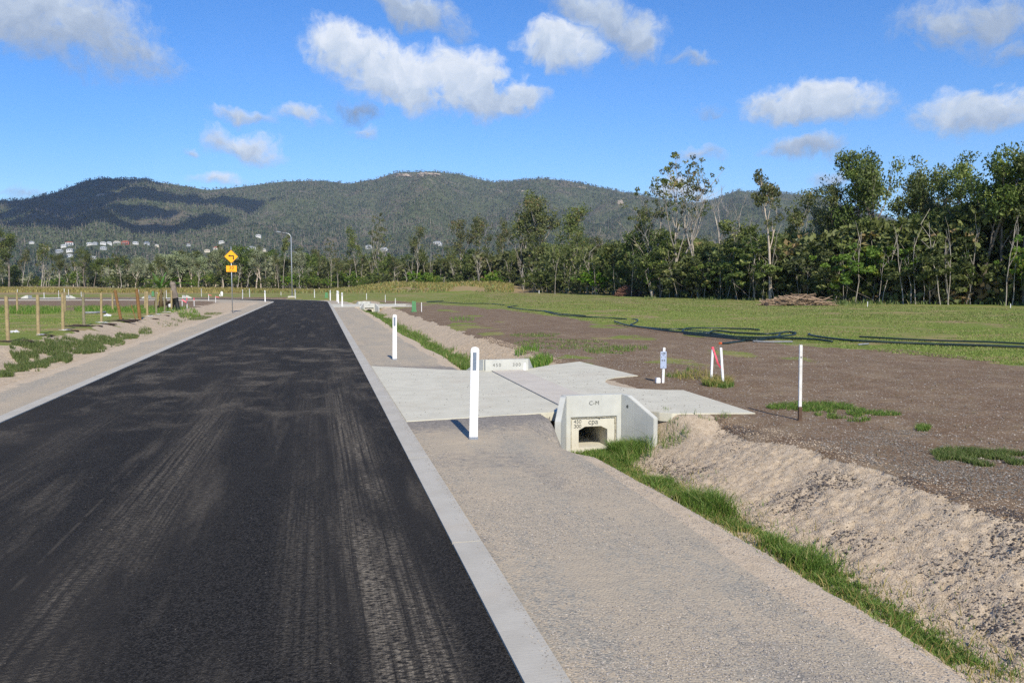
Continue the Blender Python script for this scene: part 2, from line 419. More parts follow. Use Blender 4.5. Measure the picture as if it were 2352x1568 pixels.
M['black'] = simple('sign_black', (.012, .012, .012), .5, .1, 10, bmp=.0002)
M['sign_white'] = simple('sign_sheet', (.36, .42, .56), .5, .05, 10)
M['ribbon'] = simple('pink_tape', (.80, .10, .15), .5, .15, 30)
M['greenbox'] = simple('green_cabinet', (.085, .24, .10), .5, .12, 6)
M['hose'] = simple('green_black_pipe', (.010, .024, .021), .45, .35, 3, spec=.6)
M['hosegrey'] = simple('grey_pipe', (.22, .23, .24), .5, .2, 10)
M['orange'] = simple('orange_cap', (.6, .13, .04), .5, .1, 5)
M['timber'] = simple('treated_timber', (.34, .262, .135), .75, .2, 9, col2=(.25, .205, .12), bmp=.004)
M['timber_grey'] = simple('weathered_timber', (.22, .195, .12), .8, .2, 9, bmp=.004)
M['rust'] = simple('brown_timber', (.20, .105, .035), .8, .25, 9, bmp=.004)
M['soiled'] = simple('soil_stained_timber', (.10, .062, .04), .9, .2, 20)
M['whiterock'] = simple('spilt_cement', (.62, .62, .64), .8, .12, 10, bmp=.02)
M['char'] = simple('black_soil', (.06, .043, .034), .95, .4, 12, bmp=.03)
M['stick'] = simple('dry_stick', (.27, .19, .125), .85, .35, 3)
M['stick_red'] = simple('reddish_stick', (.17, .085, .06), .85, .3, 3)
M['bark'] = simple('pale_bark', (.36, .32, .27), .9, .3, 1.3, col2=(.17, .14, .11), bmp=.02)
M['bark_dark'] = simple('grey_bark', (.20, .165, .135), .9, .3, 1.3, col2=(.10, .08, .065), bmp=.02)
M['bark_white'] = simple('papery_bark', (.52, .44, .36), .85, .2, 1.6, col2=(.28, .20, .15), bmp=.02)
M['window'] = simple('dark_glass', (.03, .04, .06), .15, .1, 2)

def foliage(name, c1, c2, c3=None):
    m, t = mat(name)
    a = t.node('ShaderNodeAttribute', attribute_name='tint').outputs['Fac']
    oi = t.node('ShaderNodeObjectInfo').outputs['Random']
    c = t.mix(a, c1, c2)
    if c3: c = t.mix(t.ss(a, .86, .95), c, c3)
    h = t.node('ShaderNodeHueSaturation', {'Hue': t.m('ADD', .485, t.m('MULTIPLY', oi, .03)), 'Saturation': t.m('ADD', .88, t.m('MULTIPLY', oi, .22)), 'Value': t.m('ADD', .82, t.m('MULTIPLY', oi, .42)), 'Color': c}).outputs[0]
    d = pbsdf(t, h, .6, spec=.35)
    tr_ = t.node('ShaderNodeBsdfTranslucent', {'Color': t.mix(1.0, h, (1.0, 1.1, .5), 'MULTIPLY')}).outputs[0]
    out(t, t.node('ShaderNodeMixShader', {0: .30, 1: d, 2: tr_}).outputs[0]); return m
M['leaf_gum'] = foliage('gum_leaves', (.060, .080, .024), (.22, .245, .08), (.27, .19, .09))
M['leaf_dark'] = foliage('dark_leaves', (.055, .080, .022), (.19, .23, .068), (.27, .28, .09))
M['leaf_grey'] = foliage('grey_green_leaves', (.14, .165, .09), (.40, .43, .27))
M['leaf_bright'] = foliage('bright_leaves', (.08, .15, .02), (.21, .31, .045), (.30, .28, .05))
M['leaf_banana'] = foliage('banana_leaves', (.07, .17, .03), (.15, .28, .05))
M['grass'] = foliage('grass_blades', (.06, .115, .02), (.18, .27, .055), (.32, .29, .12))
M['grass_dry'] = foliage('dry_grass', (.20, .155, .065), (.34, .27, .12), (.17, .2, .06))
M['grass_field'] = foliage('field_grass', (.145, .19, .045), (.27, .33, .085), (.38, .32, .15))

# ground: one sheet, zones carried by a colour attribute
m, t = mat('ground'); p = wpos(t)
za = t.node('ShaderNodeAttribute', attribute_name='zone'); zb = t.node('ShaderNodeAttribute', attribute_name='zoneb')
s1 = t.node('ShaderNodeSeparateColor', {0: za.outputs['Color']}); s2 = t.node('ShaderNodeSeparateColor', {0: zb.outputs['Color']})
soil, grass, bank = s1.outputs[0], s1.outputs[1], s1.outputs[2]
sand, dry, dark = s2.outputs[0], s2.outputs[1], s2.outputs[2]
n1 = t.noise(70, 4, .7, p); n2 = t.noise(9, 5, .65, p); n3 = t.noise(1.3, 5, .6, p); n0 = t.noise(.16, 5, .6, p)
vc = t.node('ShaderNodeTexVoronoi', {'Scale': 62.0, 'Vector': p}); vcs = t.node('ShaderNodeSeparateColor', {0: vc.outputs['Color']})
vc2 = t.node('ShaderNodeTexVoronoi', {'Scale': 24.0, 'Vector': p}); vcs2 = t.node('ShaderNodeSeparateColor', {0: vc2.outputs['Color']})
stone = t.mix(vcs.outputs[0], (.235, .225, .195), (.42, .375, .30))
fines = t.mix(t.ss(n3, .3, .7), (.45, .375, .275), (.39, .335, .255))
nl = t.noise(1, 4, .6, t.scl(p, 1.6, .35, 1))
stm = t.m('ADD', t.m('MULTIPLY', vcs.outputs[1], .8), t.m('ADD', t.m('MULTIPLY', t.m('SUBTRACT', n2, .5), .9), t.m('MULTIPLY', t.m('SUBTRACT', nl, .52), 2.2)))
gravel = t.mix(t.ss(stm, .30, .8), fines, stone)
gravel = t.mix(t.m('MULTIPLY', t.ss(n1, .55, .75), .6), gravel, (.19, .18, .17))
dgr = t.mix(vcs.outputs[0], (.13, .122, .115), (.29, .265, .24))
gravel = t.mix(t.m('MULTIPLY', t.ss(t.m('ADD', dark, t.m('MULTIPLY', t.m('SUBTRACT', n2, .5), 1.3)), .25, .95), .85), gravel, dgr)
sandc = t.mix(t.ss(n2, .3, .7), (.455, .365, .26), (.535, .44, .325))
gravel = t.mix(t.ss(t.m('ADD', sand, t.m('MULTIPLY', t.m('SUBTRACT', n2, .5), .7)), .35, .7), gravel, sandc)
bankc = t.mix(vcs2.outputs[0], (.40, .318, .222), (.525, .43, .315))
bankc = t.mix(t.ss(n1, .5, .75), bankc, (.28, .22, .17))
cl = t.m('MULTIPLY', t.ss(t.noise(16, 5, .75, p), .62, .70), t.ss(t.noise(1.1, 3, .6, p), .45, .66))
bankc = t.mix(t.m('MULTIPLY', cl, .85), bankc, (.085, .07, .06))
soilc = t.mix(t.ss(n2, .3, .7), (.122, .078, .047), (.205, .138, .085))
soilc = t.mix(t.ss(n3, .35, .75), soilc, (.24, .178, .115))
soilc = t.mix(t.ss(t.noise(.5, 4, .6, t.scl(p, 1, .35, 1)), .45, .7), soilc, (.165, .112, .070))
soilc = t.mix(t.m('MULTIPLY', t.ss(vcs.outputs[2], .90, .96), .75), soilc, (.42, .38, .33))
soilc = t.mix(t.m('MULTIPLY', t.ss(n1, .62, .72), .5), soilc, (.07, .05, .04))
gstreak = t.noise(1, 4, .65, t.scl(p, .12, .5, 1))
grc = t.mix(t.ss(n2, .3, .72), (.12, .165, .028), (.22, .255, .06))
grc = t.mix(t.ss(n1, .5, .7), grc, (.085, .115, .022))
grc = t.mix(t.ss(t.m('ADD', gstreak, t.m('MULTIPLY', t.m('SUBTRACT', n3, .5), .45)), .45, .66), grc, (.29, .225, .11))
grc = t.mix(t.ss(n0, .52, .7), grc, (.25, .22, .085))
dryc = t.mix(t.ss(n2, .35, .7), (.25, .18, .10), (.33, .25, .14))
def zf(z, amp=.9, lo=.36, hi=.62): return t.ss(t.m('ADD', z, t.m('MULTIPLY', t.m('SUBTRACT', n2, .5), amp)), lo, hi)
c = t.mix(zf(bank, .5), gravel, bankc)
c = t.mix(zf(soil, .5), c, soilc)
c = t.mix(zf(dry, .8), c, dryc)
c = t.mix(zf(grass, 1.0), c, grc)
hh_ = t.m('ADD', t.m('MULTIPLY', n1, .5), t.m('ADD', t.m('MULTIPLY', vc.outputs['Distance'], -.6), t.m('MULTIPLY', n2, 1.1)))
out(t, pbsdf(t, c, .95, bump(t, hh_, .010, .9), spec=.12)); M['ground'] = m

# ---------------------------------------------------------------- ground sheet
def spans(lst):
    o = []
    for a, b, st_ in lst:
        n = max(1, int(round((b-a)/st_))); o += list(np.linspace(a, b, n, endpoint=False))
    return o+[lst[-1][1]]
def geo(a, b, s0, g):
    o = [a]; s_ = s0
    while o[-1] < b: o.append(o[-1]+s_); s_ *= g
    return o
gx = [-v for v in geo(11.2, 3000, .5, 1.10)][::-1]+spans([(-11, -4.5, .12), (-4.5, -4.35, .05), (-4.35, 1.05, 1.35), (1.05, 1.2, .05), (1.2, 2.9, .06), (2.9, 7.6, .033), (7.6, 9, .09)])[0:]+geo(9.2, 3000, .2, 1.045)[0:]
gy = [-v for v in geo(.4, 400, .6, 1.5)][::-1]+spans([(0, 2.6, .3), (2.6, 9, .033)])[:-1]
yy = 9.0
while yy < 150: gy.append(yy); yy += max(.033, .0042*yy*(1 if yy < 60 else 1.3))
gy += geo(yy, 3200, .8, 1.06)
gx = np.array(sorted(set(gx))); gy = np.array(sorted(set(gy)))
GX, GY = np.meshgrid(gx, gy); gxf, gyf = GX.ravel(), GY.ravel()
Z = gz(gxf, gyf)
T_, S_ = road_t(gxf, gyf), road_s(gxf, gyf)
wob = (fbm(gxf*.8, gyf*.8, 4, 21)-.5)
wob2 = (fbm(gxf*3.5, gyf*3.5, 3, 31)-.5)
# zone masks
P = lambda *l: [at(u, v) for u, v in l]
SOILR = [(5.65, -5), (5.65, 19.2), (5.3, 35), (5.4, 55), (6.2, 89)]+P((880, 689), (1180, 711), (1440, 750), (1850, 793), (2100, 806), (2352, 838))+[(24, 8), (30, -5)]
xw = gxf+wob*1.1+wob2*.25; yw = gyf+wob2*.9+wob*1.6
onroad = (T_ > -4.44) & (T_ < 1.14)
bankR = ((T_ > 3.42) & (T_ < 5.75+wob*1.0) & (gyf < 90))
soilm = pip(xw, yw, SOILR) & (T_ > 5.5+wob*.9)
bankL = (T_ < -6.3) & (T_ > -9.4+wob*1.6) & (gyf < 84)
fieldR = (~soilm) & (T_ > np.where(gyf < 60, 9.0, 5.6+wob)) & (gyf < 400)
soilm |= (~soilm) & (T_ > 5.6+wob) & (T_ < 9) & (gyf < 60)
lotL = (T_ <= -9.4+wob*1.6)
browL = lotL & (S_ > 62+wob*10) & (T_ > -70) & (gyf < 100)
beyond = (T_ > 3.2) & (gyf > 86)
farbrown = (T_ > 4.6) & (T_ < 11+wob*5) & (gyf > 96) & (gxf < -3)
grass = (fieldR | lotL | beyond | ((T_ > 5.6) & (gyf > 60))) & ~soilm & ~browL & ~bankR & ~farbrown
shoulder_far = (gyf > 84) & (T_ > 1.14) & (T_ < 3.9)
grass &= ~shoulder_far
soil_all = soilm | browL | farbrown
bank_all = (bankR | bankL) & ~soil_all
sand = ((T_ > 2.85+wob*.3) & (T_ < 3.62) & (gyf < 86) & ~((gyf > 10.3) & (gyf < 19))) | ((T_ < -5.55+wob*.5) & (T_ > -6.6) & (gyf < 84)) | ((T_ > 3.0) & (T_ < 4.4) & (gyf > 86))
darkm = np.zeros(len(gxf))
for a, b in DRIVES[:1]:
    darkm = np.maximum(darkm, ((T_ < 3.5) & (T_ > 1.1))*np.maximum(sstep(gyf, a-1.7, a-.2)*(gyf < a+1), sstep(-gyf, -(b+2.8), -(b+.8))*(gyf > b-1)))
darkm = np.maximum(darkm, .5*((T_ > 1.1) & (T_ < 3))*sstep(fbm(gxf*1.3, gyf*.35, 3, 77), .52, .68)*(gyf < 30))
stonyR = soilm*sstep(-(T_-6.6-wob*1.5), -.6, .5)*sstep(-gyf, -9.5, -7.5)
# tan track crossing the green field and tan ground by the far trees
trk1 = P((1150, 668), (1500, 690), (1900, 715), (2352, 745)); trk2 = P((1150, 674), (1500, 697), (1900, 723), (2352, 753))
trp = trk1+trk2[::-1]
dryp = pip(gxf+wob*6, gyf+wob*8, trp) & (fbm(gxf*.12, gyf*.5, 3, 3) > .42)
dry2 = pip(gxf+wob*3, gyf+wob*5, P((1080, 671), (1300, 676), (1560, 705), (1500, 735), (1350, 722), (1150, 690))) & (fbm(gxf*.1, gyf*.3, 3, 8) > .45)
dry3 = (np.hypot(gxf, gyf) > 150)
zone = np.stack([soil_all*1.0, grass*1.0*(1-.6*dry3), bank_all*1.0, np.ones(len(gxf))], 1)
zone[dryp | dry2, 1] *= .45
# green flecks inside the brown soil, brown flecks in the left lot
fl = sstep(fbm(gxf*.45, gyf*.30, 4, 55), .60, .68)*soilm*sstep(gyf, 14, 20)
zone[:, 1] = np.maximum(zone[:, 1], fl*.72)
zoneb = np.stack([sand*1.0, (dryp | dry2 | dry3)*1.0, np.maximum(darkm, stonyR), np.ones(len(gxf))], 1)
# gravel in the stony soil strip
zone[:, 0] *= 1-.25*stonyR*(fbm(gxf*2, gyf*2, 3, 12) > .42)
# surface relief
nearf = sstep(-gyf, -60, -10)
bm_ = bank_all*1.0
rel = (fbm(gxf*2.2, gyf*2.2, 3, 41)-.5)*.075+(fbm(gxf*7, gyf*7, 3, 42, .6)-.5)*.055*nearf+(np.abs(fbm(gxf*13, gyf*13, 3, 43, .65)-.5))*-.13*nearf
nod = 1-(sstep(S_, 10.2, 10.9)*sstep(-S_, -19.6, -19.0)+sstep(S_, 65, 66)*sstep(-S_, -77, -76))*(T_ > 0)
Z = Z+np.where(onroad, 0, bm_*rel*nod)-.008*(1-nod)*(T_ > 4.3)
Z = Z+np.where(soil_all | stonyR.astype(bool), (fbm(gxf*1.2, gyf*1.2, 4, 51)-.5)*.05+(fbm(gxf*9, gyf*9, 3, 52)-.5)*.03*nearf, 0)*sstep(T_, 6.3, 7.5)
Z = Z+grass*(fbm(gxf*.6, gyf*.6, 4, 61)-.5)*.10*sstep(np.abs(T_+1.65), 8, 10)
sh = ((T_ > 1.2) & (T_ < 3.5)) | ((T_ < -4.5) & (T_ > -6.5))
Z = Z+sh*((fbm(gxf*25, gyf*25, 3, 71)-.5)*.010+(fbm(gxf*2, gyf*.7, 2, 72)-.5)*.012)*sstep(-gyf, -30, -12)
# charcoal soil streaks on the left bank crest
for (u, v, ru, rv) in [(20, 670, 30, 3)]: pass
# mounds of long grass beyond the bend
for (u, D, hgt_, rx) in [(905, 170, 1.5, 9), (985, 165, 1.2, 10), (1090, 158, 1.5, 11), (1160, 165, .8, 8), (850, 178, .9, 8), (120, 215, 1.0, 20), (500, 205, .5, 16)]:
    mx_, my_ = posd(u, D); Z = Z+hgt_*np.exp(-(((gxf-mx_)/rx)**2+((gyf-my_)/(rx*.6))**2))
def lake(x, y): 
    Zi = Z.reshape(GX.shape); i = np.clip(np.searchsorted(gy, y)-1, 0, len(gy)-2); j = np.clip(np.searchsorted(gx, x)-1, 0, len(gx)-2)
    fx = (x-gx[j])/(gx[j+1]-gx[j]); fy = (y-gy[i])/(gy[i+1]-gy[i])
    return (Zi[i, j]*(1-fx)+Zi[i, j+1]*fx)*(1-fy)+(Zi[i+1, j]*(1-fx)+Zi[i+1, j+1]*fx)*fy
gsurf = lake                                     # height of the finished ground sheet
def gs(x, y): return float(gsurf(np.array([x]), np.array([y]))[0])
nx, ny = len(gx), len(gy)
I = np.arange(nx*ny).reshape(ny, nx)
q = np.stack([I[:-1, :-1], I[:-1, 1:], I[1:, 1:], I[1:, :-1]], -1).reshape(-1, 4)
me = np_mesh('ground', np.stack([gxf, gyf, Z], 1), 4, q, attr={'zone': zone, 'zoneb': zoneb}, smooth=True)
tag(link('ground', me, M['ground']), kind='structure')

# ---------------------------------------------------------------- road, kerbs, driveways
def ribbon(name, t0, t1, z0, z1, s0, s1, step, mat_, gap=0, wobble=0):
    b = MB(); ss_ = [s0]
    while ss_[-1] < s1: ss_.append(min(s1, ss_[-1]+step))
    if not gap:
        L = []
        for s_ in ss_:
            wv = wobble*(float(fbm(np.array([s_*1.7]), np.array([3.3]), 4, 91)[0])-.5)
            L.append((road_p(s_, t0-wv), road_p(s_, t1+wv)))
        vs = []
        for a, c_ in L: vs += [(a[0], a[1], z1), (c_[0], c_[1], z1), (a[0], a[1], z0), (c_[0], c_[1], z0)]
        fs = []
        for i in range(len(L)-1):
            k = i*4; fs += [(k, k+1, k+5, k+4), (k+2, k, k+4, k+6), (k+1, k+3, k+7, k+5)]
        fs += [(0, 2, 3, 1), (len(vs)-4, len(vs)-3, len(vs)-1, len(vs)-2)]
        b.add(vs, fs)
    else:
        for i in range(len(ss_)-1):
            a = ss_[i]+gap/2; c_ = ss_[i+1]-gap/2; n = 1 if c_ < 84 else 2
            for k in range(n):
                p_ = [road_p(a+(c_-a)*k/n, t0), road_p(a+(c_-a)*k/n, t1), road_p(a+(c_-a)*(k+1)/n, t1), road_p(a+(c_-a)*(k+1)/n, t0)]
                b.slab(p_, z0, z1)
    return b.build(name, mat_)
S1 = 175
tag(ribbon('road', -4.25, .945, -.06, -.004, -6, S1, .5, M['asphalt'], wobble=.05), kind='structure')
tag(ribbon('kerb_right', .925, 1.14, -.12, .012, -6.15, S1, 3.0, M['kerb'], gap=.02), kind='structure')
tag(ribbon('kerb_left', -4.44, -4.23, -.12, .012, -6.15, S1, 3.0, M['kerb'], gap=.010), kind='structure')

def arc(c, r, a0, a1, n): return [(c[0]+r*math.cos(R(a0+(a1-a0)*i/n)), c[1]+r*math.sin(R(a0+(a1-a0)*i/n))) for i in range(n+1)]
b = MB()
b.slab([(1.152, 11.32), (3.612, 11.66), (3.612, 17.55), (3.02, 17.72), (1.152, 19.1)], -.13, .0)
o = b.build('driveway', M['slab'], bevel=.006); tag(o, kind='structure')
b = MB()
right = [(4.318, 11.72), (4.56, 11.71), (4.86, 11.24), (5.0, 11.12), (6.21, 10.87), (6.30, 13.52)]
right += [(5.95, 13.62), (5.62, 13.85), (5.40, 14.15), (5.30, 14.55), (5.34, 14.95), (5.50, 15.35), (5.80, 15.65), (6.38, 15.87), (6.15, 19.05), (5.2, 18.35), (4.318, 17.5)]
b.slab(right, -.13, .0)
o = b.build('driveway', M['slab'], bevel=.006); tag(o, kind='structure')
# second driveway further on, and three on the outside of the bend
b = MB()
b.slab([(1.152, 66.2), (3.55, 67.1), (3.55, 74.4), (1.152, 76)], -.12, .0)
b.slab([(4.32, 67.1), (5.2, 66.6), (7.6, 66.0), (7.9, 68.8), (6.6, 69.6), (6.6, 71.2), (8.2, 72.2), (7.6, 75.6), (4.32, 74.4)], -.12, .0)
b.build('driveway', M['slab'], bevel=.006)['kind'] = 'structure'
for a, c_ in FARD:
    b = MB(); b.slab([road_p(a, 1.15), road_p(a, 7.5), road_p(c_, 7.5), road_p(c_, 1.15)], -.1, .004); b.build('driveway', M['slab'])['kind'] = 'structure'

# ---------------------------------------------------------------- culverts and headwalls
HX = 3.965
def box_culvert(s0, s1, label, lid=True):
    root = empty('box_culvert', (HX, s0, 0), label=label, cat='culvert')
    w2, zb, zt = .345, -.64, -.004
    oz = -.235; ob = -.545; ow = .225
    outer = [(-w2, zb), (w2, zb), (w2, zt), (-w2, zt)]
    inner = [(-ow, ob), (ow, ob), (ow, oz-.05), (ow-.10, oz), (-ow+.10, oz), (-ow, oz-.05)]
    L = s1-s0; b = MB(); n = 3
    for y in (0.0, L):
        for q_ in outer+inner: b.v.append((q_[0], y, q_[1]))
    # ring ends, outer skin, inner skin
    def ring(k, rev):
        A = k*10
        fs = [(0, 1, 5, 4), (1, 2, 6, 5), (2, 7, 6), (2, 3, 8, 7), (3, 9, 8), (3, 0, 4, 9)]
        for f_ in fs: b.f.append(tuple(A+i for i in (f_[::-1] if rev else f_)))
    ring(0, False); ring(1, True)
    for i in range(3): b.f.append((i, (i+1) % 4, (i+1) % 4+10, i+10))
    b.f.append((3, 0, 10, 13))
    for i in range(6): a_ = 4+i; c2 = 4+(i+1) % 6; b.f.append((a_, c2, c2+10, a_+10))
    b.build('barrel', M['precast_cream'], root)
    lb = MB(); k = 3; l_ = (L-.22)/k
    for i in range(k): lb.box((0, .11+l_*(i+.5), .006), (.69, l_-.012, .016))
    lb.build('lid', M['lid'], root)
    return root
box_culvert(11.62, 17.5, 'precast concrete box culvert whose lid crosses the nearest driveway')
box_culvert(67.1, 74.4, 'precast concrete box culvert under the driveway beyond the second guide post')

def headwall(loc, rz, label, texts='front', group=None, mark_back=True):
    """local: opening looks towards -y; face centred on x=0"""
    root = empty('culvert_headwall', loc, rz, label=label, cat='headwall', group=group)
    W2, zt, zb = .425, .24, -.72
    b = MB()
    pts = [(-W2-.05, zb), (-.36, zb), (-.36, -.085), (.36, -.085), (.36, zb), (W2+.05, zb), (W2+.05, zt), (-W2-.05, zt)]
    b.prism(pts, -.02, .10)
    fw = b.build('face_panel', M['precast'], root, bevel=.006)
    for sgn in (-1, 1):
        # wing: polygon in (distance from wall, z), thickness .085, splayed 21 deg
        prof = [(0, zb), (.66, zb), (.66, -.04), (.13, zt-.01), (0, zt)]
        Mx = Matrix.Translation((sgn*(W2+.002), -.022, 0)) @ Matrix.Rotation(R(-90+sgn*24), 4, 'Z')
        wb = MB()
        a, c_ = (0, .085) if sgn > 0 else (-.085, 0)
        wb.prism(prof, a, c_, Mx)
        wg = wb.build('wing_wall', M['precast'], root, bevel=.006)
        if sgn > 0:
            hb = MB(); pts3 = [Mx @ Vector((.16, -.004+.0*k, .08)) for k in range(1)]
            ring = [Mx @ Vector((.13+.022*math.cos(i*math.pi/5), -.003, .07+.026*math.sin(i*math.pi/5))) for i in range(10)]
            hb.add(ring, [tuple(range(10))]); hb.build('lifting_hole', M['stencil'], wg)
    # grout frame round the box end
    g = MB()
    for k in range(9): 
        x_ = -.35+.7*k/9+.04; g.box((x_, .012, -.093+random.uniform(-.003, .003)), (.076, .03, .022+random.uniform(0, .010)))
    for sgn in (-1, 1):
        for k in range(5): g.box((sgn*(.350+random.uniform(-.003, .003)), .012, -.15-.1*k), (.020+random.uniform(0, .008), .03, .104))
    g.build('grout_joint', M['grout'], fw, bevel=.004)
    def lab(txt, size, x, z, y=-.0235, flip=False, sp_=1.0):
        me_ = text_mesh(txt, size, .001, sp_); o_ = link('lettering', me_, M['stencil'], fw)
        o_.location = (x, y, z); o_.rotation_euler = (R(90), 0, math.pi if flip else 0); return o_
    if texts == 'front':
        lab('C-M', .085, 0, .12, sp_=1.1)
        lab('450', .080, -.243, -.155, y=.0165); lab('300', .080, -.243, -.226, y=.0165)
        lab('cpa', .115, .0, -.165, y=.0165)
        sb = MB()
        for (dx, dz) in ((.085, -.118), (.100, -.110), (.098, -.126)): sb.box((dx, .0165, dz), (.013, .002, .013))
        sb.build('star_mark', M['stencil'], fw)
    elif texts == 'small':
        lab('C-M', .085, 0, .12)
        lab('450', .06, -.24, -.15, y=.0165)
        lab('cpa', .09, .005, -.15, y=.0165)
    elif texts == 'back':
        lab('450', .10, .22, .12, y=.1015, flip=True, sp_=1.35); lab('300', .10, -.22, .12, y=.1015, flip=True, sp_=1.35)
    return root
headwall((HX, 11.60, 0), 0, 'nearest pale headwall with C-M stencil above a dark square culvert mouth')
hb = headwall((HX, 17.52, 0), math.pi, 'low headwall stencilled 450 and 300 behind the nearest driveway', texts='back')
sp_ = MB(); sp_.box((-.40, .105, .07), (.05, .006, .17)); sp_.build('paint_patch', M['white_pvc'], hb, bevel=.002)
headwall((HX, 67.0, 0), 0, 'headwall with dark opening beyond the second guide post, facing the camera', texts='small')
headwall((HX, 74.6, 0), math.pi, 'headwall seen from behind at the back of the far driveway', texts='back')
k = 0
hl = ['rightmost pair, right headwall, behind the street lamp base', 'rightmost pair, left headwall, just left of the street lamp', 'middle pair of roadside headwalls, right one', 'middle pair of roadside headwalls, left one by the banana plant', 'leftmost pair of roadside headwalls, right one', 'leftmost pair of roadside headwalls, left one']
for a, c_ in FARD:
    for s_, face in ((a-.05, 0), (c_+.05, 1)):
        px_, py_ = road_p(s_, 3.93); p2 = road_p(s_+.1, 3.93); ang = math.atan2(p2[1]-py_, p2[0]-px_)-math.pi/2
        headwall((px_, py_, .12), ang+(math.pi if face else 0), 'concrete headwall across the bend, '+hl[k], texts='none', group='headwalls on the outside of the bend'); k += 1

# ---------------------------------------------------------------- guide posts
def make_post():
    root = empty('guide_post')
    b = MB(); n = 14; H_ = 1.16; w2, d2 = .052, .017
    prof = [(-w2, 0), (w2, 0), (w2, H_-.03), (w2-.012, H_-.008), (w2-.03, H_), (-w2+.03, H_), (-w2+.012, H_-.008), (-w2, H_-.03)]
    b.prism(prof, -d2, d2)
    b.build('post_body', M['white_pvc'], root, bevel=.006)
    MB().box((-.004, -d2-.0025, H_-.175), (.045, .005, .22)).build('reflector', M['reflector'], root, bevel=.0015)
    MB().box((-.004, d2+.0025, H_-.175), (.045, .005, .22)).build('reflector', M['reflector'], root, bevel=.0015)
    sl = MB().box((0, 0, .015), (.112, .044, .07)).build('base_sleeve', M['sleeve'], root, bevel=.004)
    for sx_ in (-.025, .025):
        MB().box((sx_, -.024, .025), (.012, .006, .012)).build('bolt', M['galv'], sl)
    return root
GP = [(1775, 1646, 1295, 'nearest guide post, tall white with grey reflector, in front of the driveway'),
 (1480, 1349, 1176, 'second white guide post, just behind the nearest driveway'),
 (1283.5, 1150.5, 1095.7, 'white guide post at the near edge of the second driveway'),
 (1269, 1137, 1090, 'white guide post behind the second driveway, right of a close pair'),
 (1264, 1131.5, 1088.5, 'white guide post behind the second driveway, left of a close pair'),
 (1238.5, 1127.5, 1087, 'white guide post beside the far green cabinet'),
 (1179.8, 1123, 1084.7, 'white guide post standing alone on the outside of the bend'),
 (1107.5, 1120, 1083.5, 'white guide post directly right of the street lamp base'),
 (994.5, 1132.4, 1087.6, 'white guide post on the inner corner of the bend'),
 (910, 1123.5, 1085.3, 'white guide post just right of the yellow warning sign'),
 (936.5, 1115.3, 1081.6, 'white guide post across the bend, between warning sign and inner corner post'),
 (756, 1113.3, 1080.6, 'white guide post across the bend, right of the dead palm trunk'),
 (625, 1120.4, 1088.8, 'white guide post seen through the banana leaves'),
 (521, 1113, 1081.6, 'white guide post just left of the banana plant'),
 (258, 1116, 1084, 'white guide post across the far road, third timber post nearest'),
 (220.7, 1121, 1088, 'white guide post beside far road, between second and third timber posts')]
pp = make_post(); POSTXY = []
for i, (u, vb, vt, lb) in enumerate(GP):
    o = pp if i == 0 else copy_tree(pp)
    x, y, z = atg(*S(u, vb))
    if i < 2: x, y = at(*S(u, vb), z)
    o.location = (x, y, z-.02); POSTXY.append((x, y))
    hgt_ = ztop(*S(u, vt), depth(x, y))-z
    s_ = min(1.15, max(.9, hgt_/1.16)); o.scale = (1, 1, s_)
    ff = 0 if y < 80 else math.atan2(y-84, x+22)
    o.rotation_euler = (R(random.uniform(-1.2, 1.2)), R([1.3, .6][i] if i < 2 else random.uniform(-1, 1)), ff+R(random.uniform(-6, 6))-(R(4) if i == 0 else 0))
    tag(o, lb, 'guide post', 'white guide posts along the road edge')

# ---------------------------------------------------------------- warning sign and lamp
x, y, z = atg(*S(872, 1173.5)); D = depth(x, y)
zt_ = ztop(*S(870, 925), D)
root = empty('road_sign', (x, y, z), -TH*1.0+R(18), label='yellow diamond left-turn sign above a 30 km/h plate on a steel pole', cat='road sign')
MB().tube([(0, 0, -.1), (0, 0, zt_-z)], .032, 12).build('pole', M['galv'], root, smooth=True)
zc = ztop(*S(870, 962), D)-z; hd = .43
def flat(pts, y0, y1, name, m_, par, bev=0): return MB().prism(pts, y0, y1).build(name, m_, par, bevel=bev)
def rdiam(h, c):  # diamond with cut corners
    e_ = .045; return [(e_, c-h+e_), (h-e_, c-e_), (h, c), (h-e_, c+e_), (e_, c+h-e_), (0, c+h), (-e_, c+h-e_), (-h+e_, c+e_), (-h, c), (-h+e_, c-e_), (-e_, c-h+e_), (0, c-h)]
dm = flat(rdiam(hd, zc), -.045, -.041, 'diamond_plate', M['black'], root)
flat(rdiam(hd-.018, zc), -.048, -.0455, 'yellow_face', M['yellow'], dm)
a_ = [(.10, -.20), (.165, -.20), (.165, .075), (-.06, .075), (-.06, .125), (-.20, .045), (-.06, -.035), (-.06, .01), (.10, .01)]
a_ = [(px_*1.0, pz_+zc+.0) for px_, pz_ in a_]
flat(a_, -.0515, -.0485, 'arrow', M['black'], dm)
zp = ztop(*S(870, 850+380/2.4125), D)-z
pl = MB().box((0, -.043, zp), (.66, .004, .42)).build('speed_plate', M['black'], root)
MB().box((0, -.047, zp), (.635, .003, .395)).build('yellow_face', M['yellow'], pl)
for txt, sz, zz in (('30', .30, .055), ('km/h', .13, -.125)):
    o = link('lettering', text_mesh(txt, sz, .001, 1.1), M['black'], pl); o.location = (0, -.0495, zp+zz); o.rotation_euler = (R(90), 0, 0)
for zz in (zc+.15, zc-.15, zp): MB().box((0, -.02, zz), (.09, .05, .03)).build('bracket', M['galv'], root)

